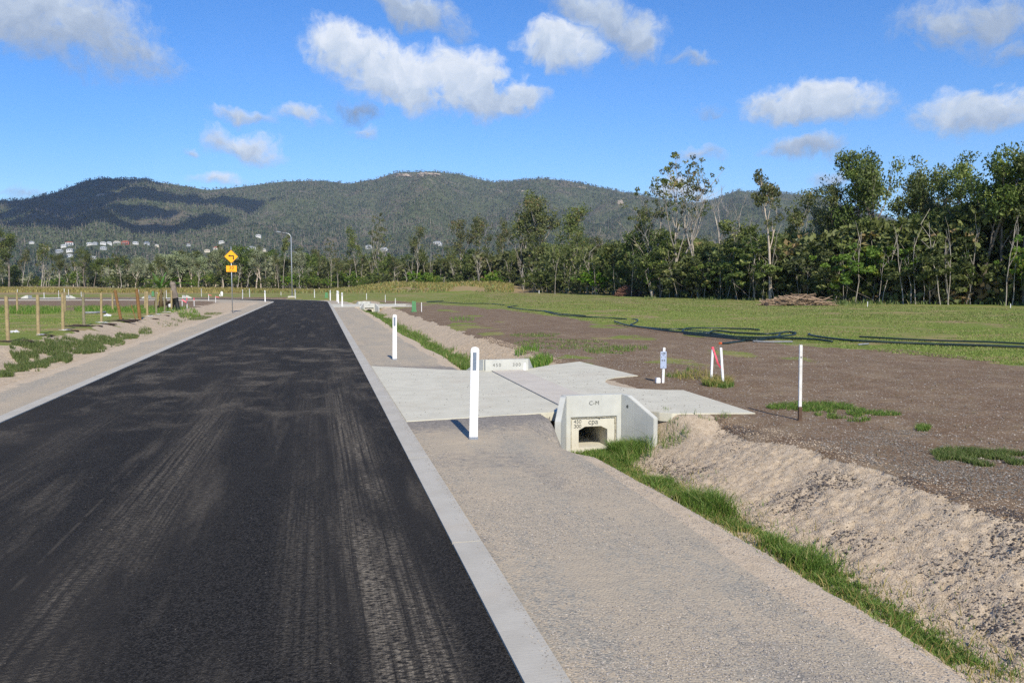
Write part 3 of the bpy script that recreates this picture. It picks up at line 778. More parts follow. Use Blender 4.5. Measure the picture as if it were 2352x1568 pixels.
x, y, z = atg(*S(1095.8, 1115.3)); D = depth(x, y); zt_ = ztop(*S(1099, 870), D)-z
root = empty('street_lamp', (x, y, z), -TH, label='tall curved galvanised street lamp at the road bend', cat='street lamp')
pts = [(0, 0, .15), (0, 0, zt_*.5), (0, 0, zt_-.75)]+[(-.75+.75*math.cos(R(a)), 0, zt_-.75+.62*math.sin(R(a))) for a in range(15, 91, 15)]
MB().tube(pts, [.09, .075, .06]+[.05]*6, 12).build('pole', M['galv'], root, smooth=True)
MB().tube([(-.75, 0, zt_-.13), (-1.35, 0, zt_-.02)], .032, 8).build('arm', M['galv'], root, smooth=True)
hb_ = MB(); hb_.prism([(-1.98, zt_+.03), (-1.30, zt_-.07), (-1.26, zt_+.02), (-1.55, zt_+.09), (-1.95, zt_+.08)], -.14, .14).build('lamp_head', M['galv'], root, bevel=.01)
MB().slab([(-.45, -.45), (.45, -.45), (.45, .45), (-.45, .45)], -.1, .18).build('footing', M['slab'], root, bevel=.02)
MB().box((0, 0, .2), (.3, .3, .03)).build('base_plate', M['galv'], root)

# ---------------------------------------------------------------- green cabinets
for (ul, ur, vt, vb, lb) in [(1543, 1562, 1132, 1169, 'nearest green service cabinet beside a thin white stake'), (1218, 1231, 1098, 1117, 'green service cabinet on grass beyond the bend'), (569, 579, 1095, 1110, 'small green service cabinet behind the banana plant')]:
    u, v = S((ul+ur)/2, vb); x, y, z = atg(u, v); D = depth(x, y); wd = (ur-ul)/3100*D; h_ = max(.7, ztop(*S(ul, vt), D)-z)
    root = empty('service_cabinet', (x, y, z), -TH+R(8), label=lb, cat='cabinet')
    MB().prism([(-wd*.42, h_*.1), (wd*.42, h_*.1), (wd*.38, h_*.97), (wd*.34, h_), (-wd*.34, h_), (-wd*.38, h_*.97)], -wd*.3, wd*.3).build('body', M['greenbox'], root, bevel=.012)
    MB().box((0, 0, h_*.05), (wd*1.05, wd*.8, h_*.12)).build('base', M['greenbox'], root, bevel=.012)

# ---------------------------------------------------------------- timber posts
def tpost(ub, vb, ut, vt, r_, m_, label, sink=.1, sq=False, group='timber posts along the left ditch'):
    x, y, z = atg(*S(ub, vb)); D = depth(x, y); zt_ = ztop(*S(ut, vt), D)
    rb = ray(*S(ut, vt)); k_ = D/rb[3]; xt, yt = rb[0]*k_, rb[1]*k_
    root = empty('timber_post', (x, y, z), label=label, cat='post', group=group)
    n = 7; pts = []
    for i in range(n):
        f_ = i/(n-1); pts.append(((xt-x)*f_, (yt-y)*f_, -sink+(zt_-z+sink)*f_))
    r_ *= .68; rr = [r_*(1.08-.06*i/(n-1)+random.uniform(-.02, .02)) for i in range(n)]
    MB().tube(pts, rr, 10).build('shaft', m_, root, smooth=False)
    # spilt white cement round the foot
    return root
FP = [(30.6, 1279.3, 23, 1109.7, .085, 'timber'), (144, 1254, 141, 1105, .085, 'timber'), (236, 1237, 234.7, 1099.5, .085, 'timber'), (315, 1220.7, 311, 1095.7, .085, 'timber_grey'), (380, 1209, 379.3, 1098, .08, 'timber'),
      (455, 1200, 431, 1088, .10, 'rust'), (525, 1197.5, 512.6, 1084, .12, 'rust'), (552.4, 1184.3, 551.4, 1091.8, .085, 'timber'), (586, 1177.5, 585.5, 1093.9, .08, 'timber_grey'), (617.8, 1169.4, 616.3, 1091.8, .08, 'timber_grey'), (643.3, 1163.3, 642.7, 1088.8, .085, 'timber')]
FLB = ['leftmost front timber post, yellow brown with whitened foot', 'second front timber post from the left, upright and yellow brown', 'third front timber post from the left, beside spilt white cement', 'fourth front timber post from the left, greyer than its neighbours', 'fifth front timber post from the left, upright and slim',
       'leaning rust brown timber post, left of the two leaning ones', 'thick leaning rust brown post, right of the two leaning ones', 'yellow timber post just right of the leaning brown posts', 'greyish timber post just left of the banana stem', 'greyish timber post just right of the banana stem', 'last front timber post, beside the dead palm trunk']
def blob(r_, n, m_, name, par=None, loc=(0, 0, 0), seed=0, flatz=.4, elong=1.5):
    """flat ragged patch or lump"""
    rg = random.Random(seed); bm = bmesh.new(); bmesh.ops.create_icosphere(bm, subdivisions=n+1, radius=r_)
    for v in bm.verts:
        nn = float(fbm(np.array([v.co.x/r_*1.6+seed*3.1+v.co.z/r_]), np.array([v.co.y/r_*1.6+seed]), 3, 5)[0])
        n3_ = float(fbm(np.array([v.co.x/r_*7+seed*3.1+v.co.z/r_*5]), np.array([v.co.y/r_*7+seed]), 3, 5)[0]); v.co *= max(.1, .10+1.2*nn+.75*(n3_-.3)); v.co.x *= elong; v.co.z *= flatz
    me_ = bpy.data.meshes.new(name); bm.to_mesh(me_); bm.free()
    return link(name, me_, m_, par, loc)
for i, (f_, lb) in enumerate(zip(FP, FLB)):
    po = tpost(*f_[:5], M[f_[5]], lb)
    if i not in (5, 6):
        c_ = blob(random.uniform(.10, .2), 3, M['whiterock'], 'spilt_cement', None, (po.location.x+.08, po.location.y-.05, po.location.z-.01), i+1, .2, random.uniform(1.1, 2.2))
        tag(c_, ['', '', '', '', '', '', '', '', '', '', ''][i] or 'white spilt cement round the foot of the '+['leftmost', 'second', 'third', 'fourth', 'fifth', '', '', 'post right of the leaning pair', 'post left of the banana stem', 'post right of the banana stem', 'post beside the dead palm'][i]+(' front timber post' if i < 5 else ''), 'cement', 'spilt cement at post feet')
for i, f_ in enumerate([(65, 1171.4, 63.3, 1095.7), (243, 1169.6, 243.6, 1094.4), (422.7, 1168.4, 421.4, 1100.8), (543.9, 1163.3, 544.3, 1091.8)]):
    tpost(*f_, .085, M['timber'], ['leftmost post of the back timber row', 'back row timber post, second from left', 'back row timber post just left of the leaning brown post', 'back row timber post, rightmost, before the banana plant'][i], group='back row of timber posts')
tpost(510.6, 1196, 492, 1143, .03, M['rust'], 'thin rusty stick leaning beside the thick brown post', group='thin sticks')

# black soil heaps, rocks, plank, pipe on the left bank crest
def px_blob(u, v, wpx, m_, name, label, cat, seed, flatz=.3, elong=1.6, group=None, lift=0):
    x, y, z = atg(*S(u, v)); D = depth(x, y); r_ = wpx/3100*D/2/elong*1.1
    o = blob(r_, 3, M[m_], name, None, (x, y, z+lift), seed, flatz, elong); o.rotation_euler = (0, 0, -TH+R(random.uniform(-20, 20)))
    return tag(o, label, cat, group)
heap = [(455, 1204, 90, 'soil_heap', 'dark soil heap at the foot of the left leaning post'), (500, 1200, 50, 'soil_heap', 'dark soil heap between the two leaning brown posts'),
        (300, 1224, 110, 'soil_heap', 'long dark soil streak left of the fourth timber post'), (270, 1240, 60, 'soil_heap', 'dark soil running down the bank right of the third post'),
        (60, 1282, 110, 'soil_heap', 'dark soil ridge between first and second timber posts'), (10, 1281, 70, 'soil_heap', 'dark soil heap at the far left post foot'),
        (170, 1258, 60, 'soil_heap', 'dark soil just right of the second timber post'), (365, 1222, 50, 'soil_heap', 'dark soil left of the fifth timber post'), (405, 1216, 60, 'soil_heap', 'dark soil right of the fifth timber post'),
        (575, 1196, 40, 'soil_heap', 'dark soil clods right of the thick brown post'), (620, 1183, 40, 'soil_heap', 'dark soil strip below the banana plant'), (665, 1176, 30, 'soil_heap', 'dark soil below the dead palm foot')]
for i, (u, v, w_, nm, lb) in enumerate(heap): px_blob(u, v, w_, 'char', nm, lb, 'soil heap', 20+i, .28, 2.2, 'heaps of dark soil on the left bank')
px_blob(54, 1246, 28, 'whiterock', 'rock', 'white rock on grass right of the leftmost timber post', 'rock', 41, .6, 1.2)
px_blob(404, 1185, 20, 'whiterock', 'rock', 'grey white rock left of the leaning brown post', 'rock', 42, .8, 1.1)
px_blob(620, 1157+62, 8, 'whiterock', 'rock', 'small pale stone on the bank below the banana plant', 'rock', 43, .6, 1.1)
for i, (a, c_, r_, mm, lb) in enumerate([((318, 1177), (397, 1175), .07, 'hosegrey', 'grey pipe lying on grass behind the fifth timber post'), ((562, 1163), (582, 1157), .04, 'hosegrey', 'short pale pipe beside the banana plant foot')]):
    p0 = atg(*S(*a)); p1 = atg(*S(*c_)); o = MB().tube([(p0[0], p0[1], p0[2]+r_), (p1[0], p1[1], p1[2]+r_)], r_, 8).build('pipe', M[mm], smooth=True); tag(o, lb, 'pipe')
bx_, by_, bz_ = atg(*S(638, 1151)); bu = MB(); bu.tube([(0, 0, 0), (0, 0, .28)], [.12, .15], 12); o = bu.build('bucket', M['white_pvc'], None, smooth=False, loc=(bx_, by_, bz_)); tag(o, 'white bucket left of the dead palm trunk', 'bucket')

# dead palm trunk, plank, banana
x, y, z = atg(*S(657.5, 1163)); D = depth(x, y); zt_ = ztop(*S(646, 1057), D)-z
root = empty('dead_palm', (x, y, z), -TH, label='leaning grey dead palm trunk with a blackened split base', cat='dead palm')
n = 9; pts = [(-.22*(i/(n-1))*zt_*.33-.02*math.sin(i*2.2), 0, zt_*.42+zt_*.58*i/(n-1)) for i in range(n)]
MB().tube(pts, [.26, .25, .22, .2, .2, .18, .17, .2, .14], 10).build('trunk', M['bark_dark'], root)
MB().tube([(-.30, 0, -.1), (-.12, .02, zt_*.28), (0, 0, zt_*.46)], [.10, .13, .22], 8).build('burnt_leg', M['black'], root)
MB().tube([(.22, 0, -.1), (.10, .02, zt_*.28), (.02, 0, zt_*.45)], [.13, .15, .2], 8).build('burnt_leg', M['black'], root)
p0 = atg(*S(588, 1157)); D0 = depth(p0[0], p0[1]); pz = ztop(*S(655, 1124.5), D)
b = MB(); b.tube([(p0[0], p0[1], p0[2]+.08), ((p0[0]+x)/2, (p0[1]+y)/2, (p0[2]+pz)/2+.04), (x-.25, y-.1, pz-.1)], [.10, .12, .10], 6)
tag(b.build('fallen_log', M['soiled']), 'burnt fallen log propped against the dead palm trunk', 'log')
x, y, z = atg(*S(603.5, 1159)); D = depth(x, y); zt_ = ztop(*S(600, 1085), D)-z; sc_ = D/52
root = empty('banana_plant', (x, y, z), -TH, label='banana plant with broad green leaves and dry brown skirt', cat='banana plant')
MB().tube([(0, 0, -.1), (.03, 0, zt_*.5), (0, 0, zt_)], [.17, .12, .09], 10).build('stem', M['grass_dry'], root, smooth=True)
def bleaf(a0, el_, L, wd, droop, m_, name):
    V = []; n = 12; idx = []
    dirh = Vector((math.cos(a0), math.sin(a0)*.6, 0)).normalized(); side = Vector((-dirh.y, dirh.x, 0))
    pos = Vector((0, 0, zt_-.05)); ang = el_
    mid = []
    for i in range(n+1):
        mid.append(pos.copy()); pos = pos+(dirh*math.cos(ang)+Vector((0, 0, math.sin(ang))))*L/n; ang -= droop/n
    for i in range(n+1):
        f_ = i/n; ww = wd*max(.04, math.sin(math.pi*min(1, f_*.96+.02))**.6)*(0.15 if f_ < .12 else 1)
        jag = .8+.4*random.random()
        upn = Vector((0, 0, .28*ww))
        V += [mid[i]+side*ww*jag+upn, mid[i], mid[i]-side*ww*jag+upn]
    for i in range(n):
        k_ = i*3; idx += [(k_, k_+1, k_+4, k_+3), (k_+1, k_+2, k_+5, k_+4)]
    me_ = bpy.data.meshes.new(name); me_.from_pydata(V, [], idx); a = me_.attributes.new('tint', 'FLOAT', 'POINT'); a.data.foreach_set('value', [random.uniform(.2, .9) for _ in V])
    return link(name, me_, m_, root)
for a0, e0, L, wd, dr in [(R(178), .35, 2.4, .2, .9), (R(4), .55, 2.8, .27, .8), (R(15), .95, 2.2, .27, .9), (R(150), 1.30, 1.7, .24, .5), (R(60), 1.40, 1.6, .24, .4), (R(200), .75, 1.7, .24, 1.4), (R(-20), .85, 2.1, .25, 1.3), (R(-90), 1.1, 1.5, .26, 1.2)]:
    bleaf(a0, e0, L*.85, wd*.66, dr, M['leaf_banana'], 'leaf')
for a0 in (R(160), R(20), R(260), R(60)): bleaf(a0, -1.0, 1.5, .14, .5, M['grass_dry'], 'dry_leaf')

# ---------------------------------------------------------------- stakes, lot sign, tall stake
def stake(u, vb, vt, label, w_=.035, m_='white_pvc', ut=None, group='white survey stakes', cat='stake', minh=0):
    x, y, z = atg(*S(u, vb)); D = depth(x, y); h_ = max(minh, ztop(*S(u, vt), D)-z)
    lean = 0 if ut is None else (ut-u)/3100*D
    w_ = max(w_, .0)
    root = empty('survey_stake', (x, y, z), -TH, label=label, cat=cat, group=group)
    b = MB(); b.add([(sx_*w_/2+lean*k, sy_*w_/2, -.1+(h_+.1)*k) for k in (0, 1) for sx_, sy_ in ((-1, -1), (1, -1), (1, 1), (-1, 1))], [(3, 2, 1, 0), (4, 5, 6, 7), (0, 1, 5, 4), (1, 2, 6, 5), (2, 3, 7, 6), (3, 0, 4, 7)])
    b.build('shaft', M[m_], root, bevel=.003)
    return root, h_, lean
def ribbon_tape(root, pts, w_=.03):
    V = []; F_ = []
    for i, p_ in enumerate(pts):
        p_ = Vector(p_); tw = math.sin(i*1.3)*.6
        d_ = Vector((math.cos(tw), math.sin(tw)*.8, .25)).normalized()*w_
        V += [p_-d_, p_+d_, p_+d_+Vector((0, .002, 0)), p_-d_+Vector((0, .002, 0))]
    for i in range(len(pts)-1):
        k_ = i*4
        for j in range(4): F_.append((k_+j, k_+(j+1) % 4, k_+4+(j+1) % 4, k_+4+j))
    me_ = bpy.data.meshes.new('ribbon'); me_.from_pydata(V, [], F_); return link('ribbon', me_, M['ribbon'], root)
d2s = lambda u, v: (u*1.632653, v*1.632653)
sg, h_, _ = stake(*d2s(1522.5, 878), 798*1.632653, 'white stake carrying a small grey blue lot sign', .045, ut=1524.5*1.632653, cat='sign stake', group=None)
D = depth(sg.location.x, sg.location.y); pw_ = 14*1.632653/3100*D; ph_ = 39*1.632653/3100*D
pz_ = ztop(1521, 826, D)-sg.location.z
pn = MB().box((-.0, -.034, pz_), (pw_, .006, ph_)).build('sign_panel', M['sign_white'], sg, bevel=.002)
MB().prism([(-pw_*.36, pz_+ph_*.36), (-pw_*.16, pz_+ph_*.36), (-pw_*.26, pz_+ph_*.45)], -.040, -.038).build('triangle_mark', M['stencil'], pn)
tb = MB()
for k_, (xx_, zz, ww) in enumerate([(.12, .42, .4), (.12, .37, .4), (0, .28, .3), (-.32, .16, .12), (.3, .16, .12), (-.2, -.0, .22), (.16, -.0, .22), (-.2, -.05, .2), (.16, -.05, .2), (0, -.43, .1)]):
    tb.box((xx_*pw_, -.039, pz_+zz*ph_), (ww*pw_, .002, .010))
tb.build('print_lines', M['stencil'], pn)
x, y, z = atg(1511, 879); o = MB().box((0, 0, .045), (.085, .085, .11)).build('marker_block', M['white_pvc'], None, bevel=.012, loc=(x, y, z)); tag(o, 'small white marker block left of the lot sign stake', 'block')
rt, h_, ln_ = stake(*d2s(1633, 876), 797*1.632653, 'white stake with pink ribbon tied at the top, in a grass tuft', .042, ut=1635.5*1.632653, group=None)
ribbon_tape(rt, [(ln_, -.03, h_-.02), (ln_+.03, -.04, h_-.10), (ln_+.06, -.05, h_-.20), (ln_+.09, -.05, h_-.30), (ln_+.14, -.04, h_-.38), (ln_+.21, -.03, h_-.43)], .016)
MB().box((ln_, 0, h_-.02), (.046, .046, .05)).build('pink_tip', M['ribbon'], rt, bevel=.003)
stake(*d2s(1662, 883), 798*1.632653, 'bare white stake leaning left, right of the ribboned stake', .042, ut=1654*1.632653, group=None)
rt, h_, ln_ = stake(*d2s(1837, 965), 792*1.632653, 'tall white timber stake with soil-brown foot on the brown lot', .04, 'white_paint', ut=1835*1.632653, group=None)
MB().box((0, 0, h_*.09), (.047, .047, h_*.19)).build('stained_foot', M['soiled'], rt, bevel=.003)
MB().box((ln_*.85, -.021, h_*.84), (.014, .006, .022)).build('knot', M['stencil'], rt)
ST = [(1374.9, 1124, 1100, 'thin white stake behind the far driveway, left of three'), (1445, 1133, 1105.7, 'thin white stake behind the far driveway, middle of three'), (1482.7, 1145, 1118, 'thin white stake at the far driveway tip, right of three'),
 (1054, 1107.8, 1093.8, 'short white stake above the headwall left of the street lamp'), (1116, 1094, 1086, 'tiny white stake on far grass right of the street lamp'), (1155, 1090.5, 1082, 'tiny white stake at the edge of the long dry grass'),
 (683.7, 1150, 1121.4, 'white stake right of the dead palm, first of three'), (702, 1157, 1116, 'white stake with pink tip on the brown bank right of the palm'), (728.4, 1148, 1116.3, 'plain white stake on the crest right of the pink tipped one'),
 (783, 1127.5, 1103, 'white stake on the dark lot with pink flag, left of two'), (809, 1134.7, 1110, 'white stake on the dark lot with pink flag, right of two'), (590, 1148, 1124.5, 'white stake just left of the banana stem'), (650, 1121, 1110, 'short white stake just left of the dead palm trunk'),
 (591, 1108, 1097, 'short white stake beside the small far green cabinet'), (1581, 1169, 1133.6, 'thin white stake beside the nearest green cabinet'),
 (165.8, 1119.4, 1097, 'thin white stake by the far road, right of the second timber post'), (305, 1112, 1094, 'thin white stake by the far road, left of the fourth timber post'), (242, 1113, 1082, 'thin white stake by the far road, behind the third timber post'), (66, 1110, 1084, 'thin white stake by the far road above the leftmost back post'),
 (2444, 1111.6, 1100, 'short white stake before the right wood, left of the close pair'), (2508.5, 1111.6, 1100, 'short white stake before the right wood, left one of the close pair'), (2521, 1111, 1100, 'short white stake before the right wood, right one of the close pair'),
 (3253, 1150, 1130, 'short white stake in front of dense trees, right of the stick pile'), (3789, 1154, 1139, 'short white stake at the far right wood edge'), (2021.5, 1100.7, 1088, 'short white stake below the tall central gums'), (2207.6, 1099.5, 1088, 'short white stake left of the reddish brush pile')]
for (u, vb, vt, lb) in ST:
    w_ = .05 if vb < 1130 else .04
    if vb < 1105: w_ = .09
    rt, h_, ln_ = stake(u, vb, vt, lb, w_)
    if 'pink tip' in lb: MB().box((0, 0, h_*.85), (w_*1.2, w_*1.2, h_*.3)).build('pink_tip', M['ribbon'], rt)
    if 'pink flag' in lb: ribbon_tape(rt, [(0, -.03, h_-.05), (.1, -.04, h_-.08), (.22, -.04, h_-.1), (.36, -.04, h_-.16)], .05)
    if 'first of three' in lb: ribbon_tape(rt, [(0, -.03, h_-.02), (.1, -.04, h_-.1), (.25, -.04, h_-.2), (.4, -.04, h_-.3)], .05)
# white meter panel with a bent pipe
rt, h_, _ = stake(832.5, 1111, 1092, 'white boxed meter stake with bent pipe left of the warning sign', .08, cat='meter stake', group=None)
MB().box((0, -.06, h_-.3), (.32, .08, .5)).build('meter_box', M['white_pvc'], rt, bevel=.02)
MB().tube([(.1, -.05, .3), (.1, -.05, .05), (-.1, -.05, -.0), (-.3, -.05, .05), (-.3, -.05, .28)], .05, 8).build('bent_pipe', M['white_pvc'], rt, smooth=True)

# ---------------------------------------------------------------- hoses
def Zc(x, y): return (2500+x/2.352, 1100+y/2.352)
def Z7(x, y): return (1500+x/3.92, 1080+y/3.92)
def Z3(x, y): return (1500+x/2.4125, 600+y/2.4125)
HO = [
 ([Z7(640, 190), Z7(520, 197), Z7(395, 205), Z7(700, 216), Z7(930, 228), Z7(1270, 232), Z7(1540, 250)], .055, 'hose', 'farthest green black pipe lying along the soil edge'),
 ([Z7(1725, 265), Z7(1640, 278), Z7(1590, 290), Z7(1830, 325), Z7(2080, 345), Z7(2200, 370), Z7(2300, 400), Z3(1480, 1412), Z3(1700, 1424), Z3(2050, 1446)], .055, 'hose', 'dark green pipe with a hooked end running toward the coil'),
 ([Z7(2120, 348), Z7(2240, 365), Z7(2352, 385), Z3(1560, 1408), Z3(1680, 1416)], .045, 'hose', 'short second pipe beside the hooked dark green pipe'),
 ([Z3(1940, 1480), Z3(2050, 1508), Z3(2200, 1530), Zc(0, 350), Zc(300, 375), Zc(600, 400), Zc(1000, 415), Zc(1300, 435), Zc(1460, 450)], .055, 'hose', 'long front pipe of the coil on the soil edge'),
 ([Z3(2100, 1448), Z3(2140, 1452), Z3(2150, 1466), Z3(2120, 1485), Z3(2090, 1500), Z3(2180, 1520), Zc(0, 322), Zc(150, 325), Zc(400, 352), Zc(700, 397), Zc(1000, 387), Zc(1110, 375), Zc(1138, 364), Zc(1110, 355)], .055, 'hose', 'pipe with a small loop at its left end'),
 ([Zc(820, 325), Zc(700, 318), Zc(400, 312), Zc(200, 318), Zc(145, 335), Zc(160, 348), Zc(360, 356)], .05, 'hose', 'back pipe of the coil curving at the left'),
 ([Zc(365, 372), Zc(375, 355), Zc(430, 342), Zc(600, 357), Zc(900, 374), Zc(1060, 353), Zc(1140, 362)], .055, 'hose', 'pipe rising in the middle of the coil'),
 ([Zc(150, 375), Zc(400, 400), Zc(650, 425), Zc(800, 433)], .05, 'hose', 'lower left pipe of the coil'),
 ([Zc(480, 450), Zc(540, 445), Zc(700, 427), Zc(860, 413), Zc(960, 400), Zc(1000, 372)], .055, 'hose', 'pipe with an orange capped end in front of the coil'),
 ([Zc(760, 435), Zc(900, 440), Zc(1110, 443)], .045, 'hosegrey', 'short grey pipe at the front of the coil'),
 ([Zc(1262, 372), Zc(1255, 382), Zc(1350, 402), Zc(1600, 432), Zc(1800, 446), Zc(2352, 462), (3660, 1303), (3860, 1310)], .055, 'hose', 'long green pipe running to the right with a raised end'),
 ([Zc(1700, 395), Zc(2000, 414), Zc(2352, 428), (3700, 1290), (3860, 1297)], .045, 'hose', 'thin rear pipe at the right of the field'),
 ([Zc(2100, 440), Zc(2352, 458), (3700, 1301), (3860, 1305)], .04, 'hosegrey', 'grey pipe at the right of the field'),
 ([Zc(1690, 464), Zc(1780, 457)], .04, 'hosegrey', 'very short grey pipe in grass right of the tall stake')]
def smooth_path(P_, n=6):
    o = []
    for i in range(len(P_)-1):
        p0, p1, p2, p3 = P_[max(i-1, 0)], P_[i], P_[i+1], P_[min(i+2, len(P_)-1)]
        for k in range(n):
            t_ = k/n; o.append(.5*((2*p1)+(-p0+p2)*t_+(2*p0-5*p1+4*p2-p3)*t_*t_+(-p0+3*p1-3*p2+p3)*t_**3))
    return o+[P_[-1]]
for i, (pl_, r_, mm, lb) in enumerate(HO):
    P_ = []
    for k, (u, v) in enumerate(pl_):
        x, y, z = atg(*S(u, v)); r_ = r_; P_.append(Vector((x, y, gs(x, y)+r_*.6+.015*(i % 4))))
    o = MB().tube(smooth_path(P_), r_*.62, 8).build('irrigation_pipe', M[mm], None, smooth=True)
    tag(o, lb, 'pipe', 'irrigation pipes on the field edge')
    if 'orange' in lb: MB().tube([P_[0]-(P_[1]-P_[0]).normalized()*.08, P_[0]], .04, 8).build('end_cap', M['orange'], o)
# green pipe far left
P_ = [Vector((*atg(*S(1130/3.92, 1000+k[1]/3.92))[:2], 0)) for k in [(0, 340)]]
a_ = atg(*S(288, 1087.5)); c_ = atg(*S(342, 1092.5))
tag(MB().tube([(a_[0], a_[1], a_[2]+.4), ((a_[0]+c_[0])/2, (a_[1]+c_[1])/2, (a_[2]+c_[2])/2+.2), (c_[0], c_[1], c_[2]+.15)], .16, 8).build('irrigation_pipe', M['hose'], None, smooth=True), 'dark green pipe lying on far left grass', 'pipe')

# ---------------------------------------------------------------- leaf and grass meshes
def leaf_quads(C, size, rg, tint, aspect=.5, updown=0.0):
    """C (n,3) centres -> quads"""
    n = len(C); a = rg.normal(size=(n, 3)); a[:, 2] -= updown; a /= np.linalg.norm(a, axis=1)[:, None]+1e-9
    b_ = rg.normal(size=(n, 3)); b_ -= a*(a*b_).sum(1)[:, None]; b_ /= np.linalg.norm(b_, axis=1)[:, None]+1e-9
    s_ = size*rg.uniform(.6, 1.4, size=n)
    a = a*s_[:, None]; b_ = b_*(s_*aspect)[:, None]
    V = np.stack([C-a, C+b_, C+a, C-b_], 1).reshape(-1, 3)
    return V, np.arange(n*4), np.repeat(tint, 4)
def blades(P_, h, wd, rg, lean=.35, segs=2):
    """grass blades: bent two-piece strips; P_ (n,3)"""
    n = len(P_); a = rg.uniform(0, 2*math.pi, n); hh = h*rg.uniform(.45, 1.25, n) if np.isscalar(h) else h*rg.uniform(.5, 1.2, n)
    side = np.stack([np.cos(a), np.sin(a), 0*a], 1)*(wd*rg.uniform(.6, 1.3, n)/2)[:, None]
    d = rg.uniform(0, 2*math.pi, n); ln = np.stack([np.cos(d), np.sin(d), 0*d], 1)*(hh*lean*rg.uniform(.2, 1.4, n))[:, None]
    up = np.stack([0*hh, 0*hh, hh], 1)
    mid = P_+up*.6+ln*.35; tip = P_+up*.95+ln
    V = np.stack([P_-side, P_+side, mid+side*.7, mid-side*.7, tip], 1).reshape(-1, 3)
    k = np.arange(n)[:, None]*5
    q_ = (k+np.array([[0, 1, 2, 3]])); t_ = (k+np.array([[3, 2, 4, 4]]))
    # use tip duplicated -> make triangles instead
    tri = np.concatenate([k+np.array([[0, 1, 2]]), k+np.array([[0, 2, 3]]), k+np.array([[3, 2, 4]])], 0)
    tint = np.repeat(rg.uniform(0, 1, n), 5)
    return V, tri, tint
def grass_obj(name, pts, h, wd, mat_, label=None, lean=.35, kind='stuff', cat='grass'):
    P_ = np.array(pts); P_ = P_[np.isfinite(P_).all(1)]
    V, tri, tint = blades(P_, h, wd, rng, lean)
    me_ = np_mesh(name, V, 3, tri, attr={'tint': tint})
    o = link(name, me_, mat_); return tag(o, label, cat, kind=kind)
def on_ground(x, y, dz=-.01): return np.stack([x, y, gsurf(x, y)+dz], 1)
# right ditch grass
def ditch(n, y0, y1, xc, hwid, seed, power=1.0, keep=.45):
    y = y0+(y1-y0)*rng.uniform(0, 1, n)**power; x = xc+rng.normal(0, hwid, n)+(fbm(y*.8, y*0, 2, seed)-.5)*.25
    d = fbm(x*1.6+seed, y*.9, 3, seed); k = d > keep
    return x[k], y[k]
x, y = ditch(27000, 2.2, 10.9, 3.96, .10, 3, 1.0, .49)
k = ~((np.abs(x-HX) < .23) & (y > 11.55)); x, y = x[k], y[k]
hv = (.06+.19*sstep(fbm(x*1.5, y*1.3, 3, 8), .42, .64))*np.clip(1.25-np.abs(x-3.97)*2, .4, 1)
xb = 3.93+rng.normal(0, .24, 3500); yb = 2.2+8.8*rng.uniform(0, 1, 3500); x = np.concatenate([x, xb]); y = np.concatenate([y, yb]); hv = np.concatenate([hv, np.full(3500, .06)])
V1 = (on_ground(x, y), hv)
x2, y2 = HX+.14+rng.normal(0, .24, 6500), 11.42-np.abs(rng.normal(0, .26, 6500))
x2 = np.where(x2 < 3.5, 3.5+(3.5-x2)*.5, x2); k = y2 < 11.5-.0*x2; x2, y2 = x2[k], y2[k]
V2 = (on_ground(x2, y2), np.where(x2 > 4.12, .25, .11)*np.where(y2 > 11.2, .8, 1))
Pn = np.concatenate([V1[0], V2[0]]); hn = np.concatenate([V1[1], V2[1]])
grass_obj('grass', Pn, hn, .008, M['grass'], 'bright green grass growing along the nearest ditch', lean=.7)
x, y = ditch(40000, 17.9, 66.5, 3.85, .22, 5, 1.3, .44)
grass_obj('grass', on_ground(x, y), .19, .02, M['grass'], 'green grass in the right ditch behind the driveway')
def px_patch(lst, n, h, wd, label, mat_='grass', lean=.4, name='grass'):
    xs, ys = [], []
    for (u, v, ru, rv, wt) in lst:
        m_ = int(n*wt); rr = np.sqrt(rng.uniform(0, 1, m_)); aa = rng.uniform(0, 2*math.pi, m_)
        uu = u+ru*rr*np.cos(aa); vv = v+rv*rr*np.sin(aa)
        x_ = np.empty(m_); y_ = np.empty(m_)
        zc_ = atg(u, v)[2]
        for i in range(m_): x_[i], y_[i] = at(uu[i], vv[i], zc_)
        k_ = fbm(x_*2.5, y_*1.5, 3, int(u)) > .40
        xs.append(x_[k_]); ys.append(y_[k_])
    x_ = np.concatenate(xs); y_ = np.concatenate(ys)
    return grass_obj(name, on_ground(x_, y_), h, wd, M[mat_], label, lean)
px_patch([(1860, 934, 100, 9, .35), (1930, 949, 60, 13, .45), (2010, 952, 60, 5, .10), (2120, 984, 18, 6, .05), (1960, 966, 40, 4, .05)], 9000, .07, .009, 'low green grass patch on the soil by the tall stake', lean=.8)
px_patch([(2280, 1054, 130, 17, .8), (2200, 1042, 60, 10, .2)], 12000, .07, .008, 'low green grass patch at the right frame edge', lean=.8)
px_patch([(1555, 957, 36, 8, .6), (1625, 953, 60, 5, .3), (1530, 947, 10, 5, .1)], 420, .11, .007, 'sparse grass tufts behind the nearest headwall wing', lean=.4)
px_patch([(1648, 881, 34, 8, .8), (1590, 862, 50, 10, .2)], 1500, .16, .012, 'scruffy grass tuft at the foot of the ribboned stakes', 'grass_dry', .9)
px_patch([(1650, 884, 36, 7, .6), (1560, 858, 45, 9, .3), (1440, 800, 50, 5, .2)], 2200, .12, .012, 'green weeds between the lot sign and ribboned stakes')
px_patch([(1230, 838, 40, 7, .7), (1210, 806, 30, 5, .15), (1060, 735, 30, 4, .15)], 1500, .22, .016, 'grass tufts right of the low stencilled headwall')
